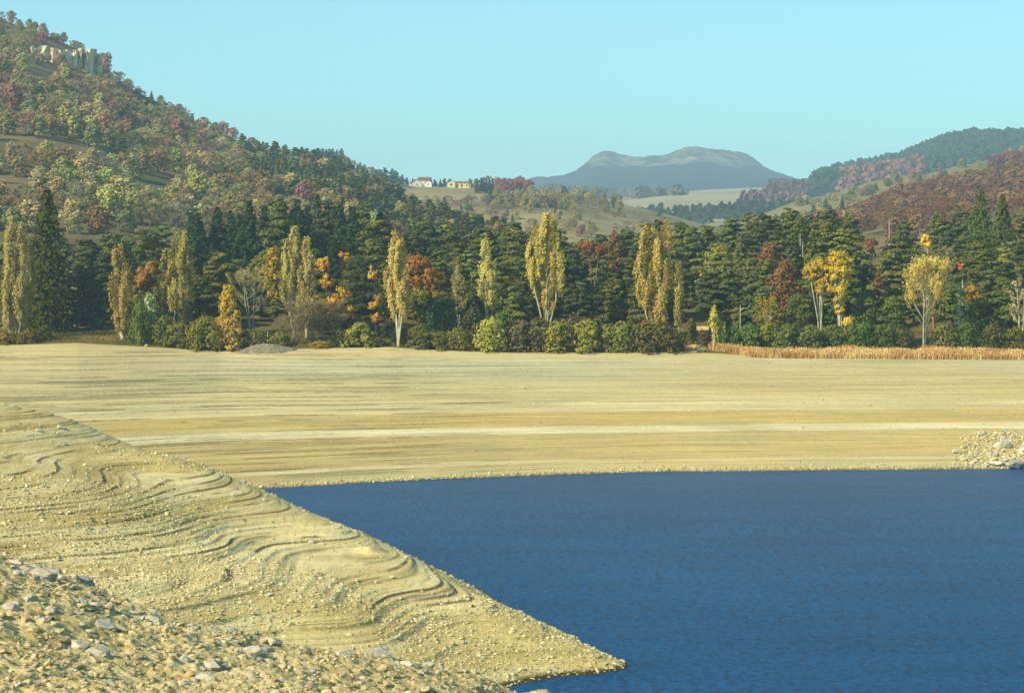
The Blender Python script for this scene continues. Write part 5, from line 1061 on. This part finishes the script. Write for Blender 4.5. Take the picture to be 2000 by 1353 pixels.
# reeds and rough grass
def blades(name, n, ur, Yr, hgt, wd, mat, label, seed, keep=None, lean=.15):
    rng = np.random.RandomState(seed); u = rng.uniform(*ur, n); Y = rng.uniform(*Yr, n)
    if keep is not None: k = keep(u, Y); u, Y = u[k], Y[k]
    X = (u - 1000) / F * Y; Z = zfar(u, Y) - .05; m = len(X); h_ = hgt * rng.uniform(.6, 1.15, m) * (.75 + .5 * vn(X * .25, Y * .25, 3))
    A_ = np.stack([X, Y, Z], 1); B = A_ + np.stack([rng.normal(size=m) * lean * h_ + .08, rng.normal(size=m) * lean * h_, h_], 1)
    mb = MB(); mb.blades(A_, B, wd, rng); k = rng.rand(m) < .35; mb.leaves(B[k] - [0, 0, .12], rng.normal(size=(k.sum(), 3)) + [0, -1, .3], wd * 1.6, rng)
    o = link(name, mb.mesh(name, mat), kind='stuff'); o['label'] = label
blades('reed_bed', 50000, (1380, 2400), (453.2, 462), 1.35, .12, M['reed'], 'tawny dry reeds lining the shore', 11, lambda u, Y: (Y > 461 - (u - 1380) * .1) | (u > 1480))
blades('shore_grass', 30000, (-80, 1340), (456.5, 480), .55, .1, M['grass'], 'rough tufted grass behind the beach', 12, None, .35)

# ------------------------------------------------------------------ haze
mb = MB(); mb.box((0, 4200, 262), (9000, 9600, 566)); hm = bpy.data.materials.new('haze_air'); hm.use_nodes = True; ht = hm.node_tree; ht.nodes.clear()
ho = ht.nodes.new('ShaderNodeOutputMaterial'); hv = ht.nodes.new('ShaderNodeVolumePrincipled'); hv.inputs['Color'].default_value = (.60, .84, 1.0, 1); hv.inputs['Density'].default_value = 1.55e-4; hv.inputs['Anisotropy'].default_value = .1
ht.links.new(hv.outputs[0], ho.inputs['Volume'])
link('haze', mb.mesh('haze', hm), kind='stuff')

settle()
# ------------------------------------------------------------------ labels that single each plant and stone out
ORD = ['nearest', 'second nearest', 'third nearest', 'fourth nearest', 'fifth nearest', 'sixth nearest', 'seventh nearest', 'eighth nearest', 'ninth nearest', 'tenth nearest']
def direction(dx, dy):
    a = math.degrees(math.atan2(-dy, dx)) % 360
    return ['right of', 'upper right of', 'above', 'upper left of', 'left of', 'lower left of', 'below', 'lower right of'][int((a + 22.5) // 45) % 8]
cells = {}
for o, look, px, py in ITEMS:
    L = min(LAND, key=lambda l: (l[0] - px) ** 2 + (l[1] - py) ** 2 * 1.5); d = math.hypot(L[0] - px, L[1] - py)
    cells.setdefault((look, direction(px - L[0], py - L[1]), L[2]), []).append((d, o))
for (look, dr, land), v in cells.items():
    v.sort(key=lambda a: a[0])
    for i, (d, o) in enumerate(v):
        if len(v) == 1: o['label'] = f'{look} {dr} {land}'
        else:
            w_ = ORD[i] if i < 10 else f'{i + 1}th nearest'
            o['label'] = f'{look}, {w_} {dr} {land}'
            if len(o['label'].replace('-', ' ').split()) >= 16: o['label'] = f'{look}, {w_} {dr} {land[4:]}'.replace('low bushy ', 'low ').replace('tall layered ', 'tall ')
            if len(o['label'].replace('-', ' ').split()) >= 17: o['label'] = o['label'][:].replace(' nearest', '').replace('the ', '').replace(' leaved tree', ' tree').replace(' leafless tree', ' tree')
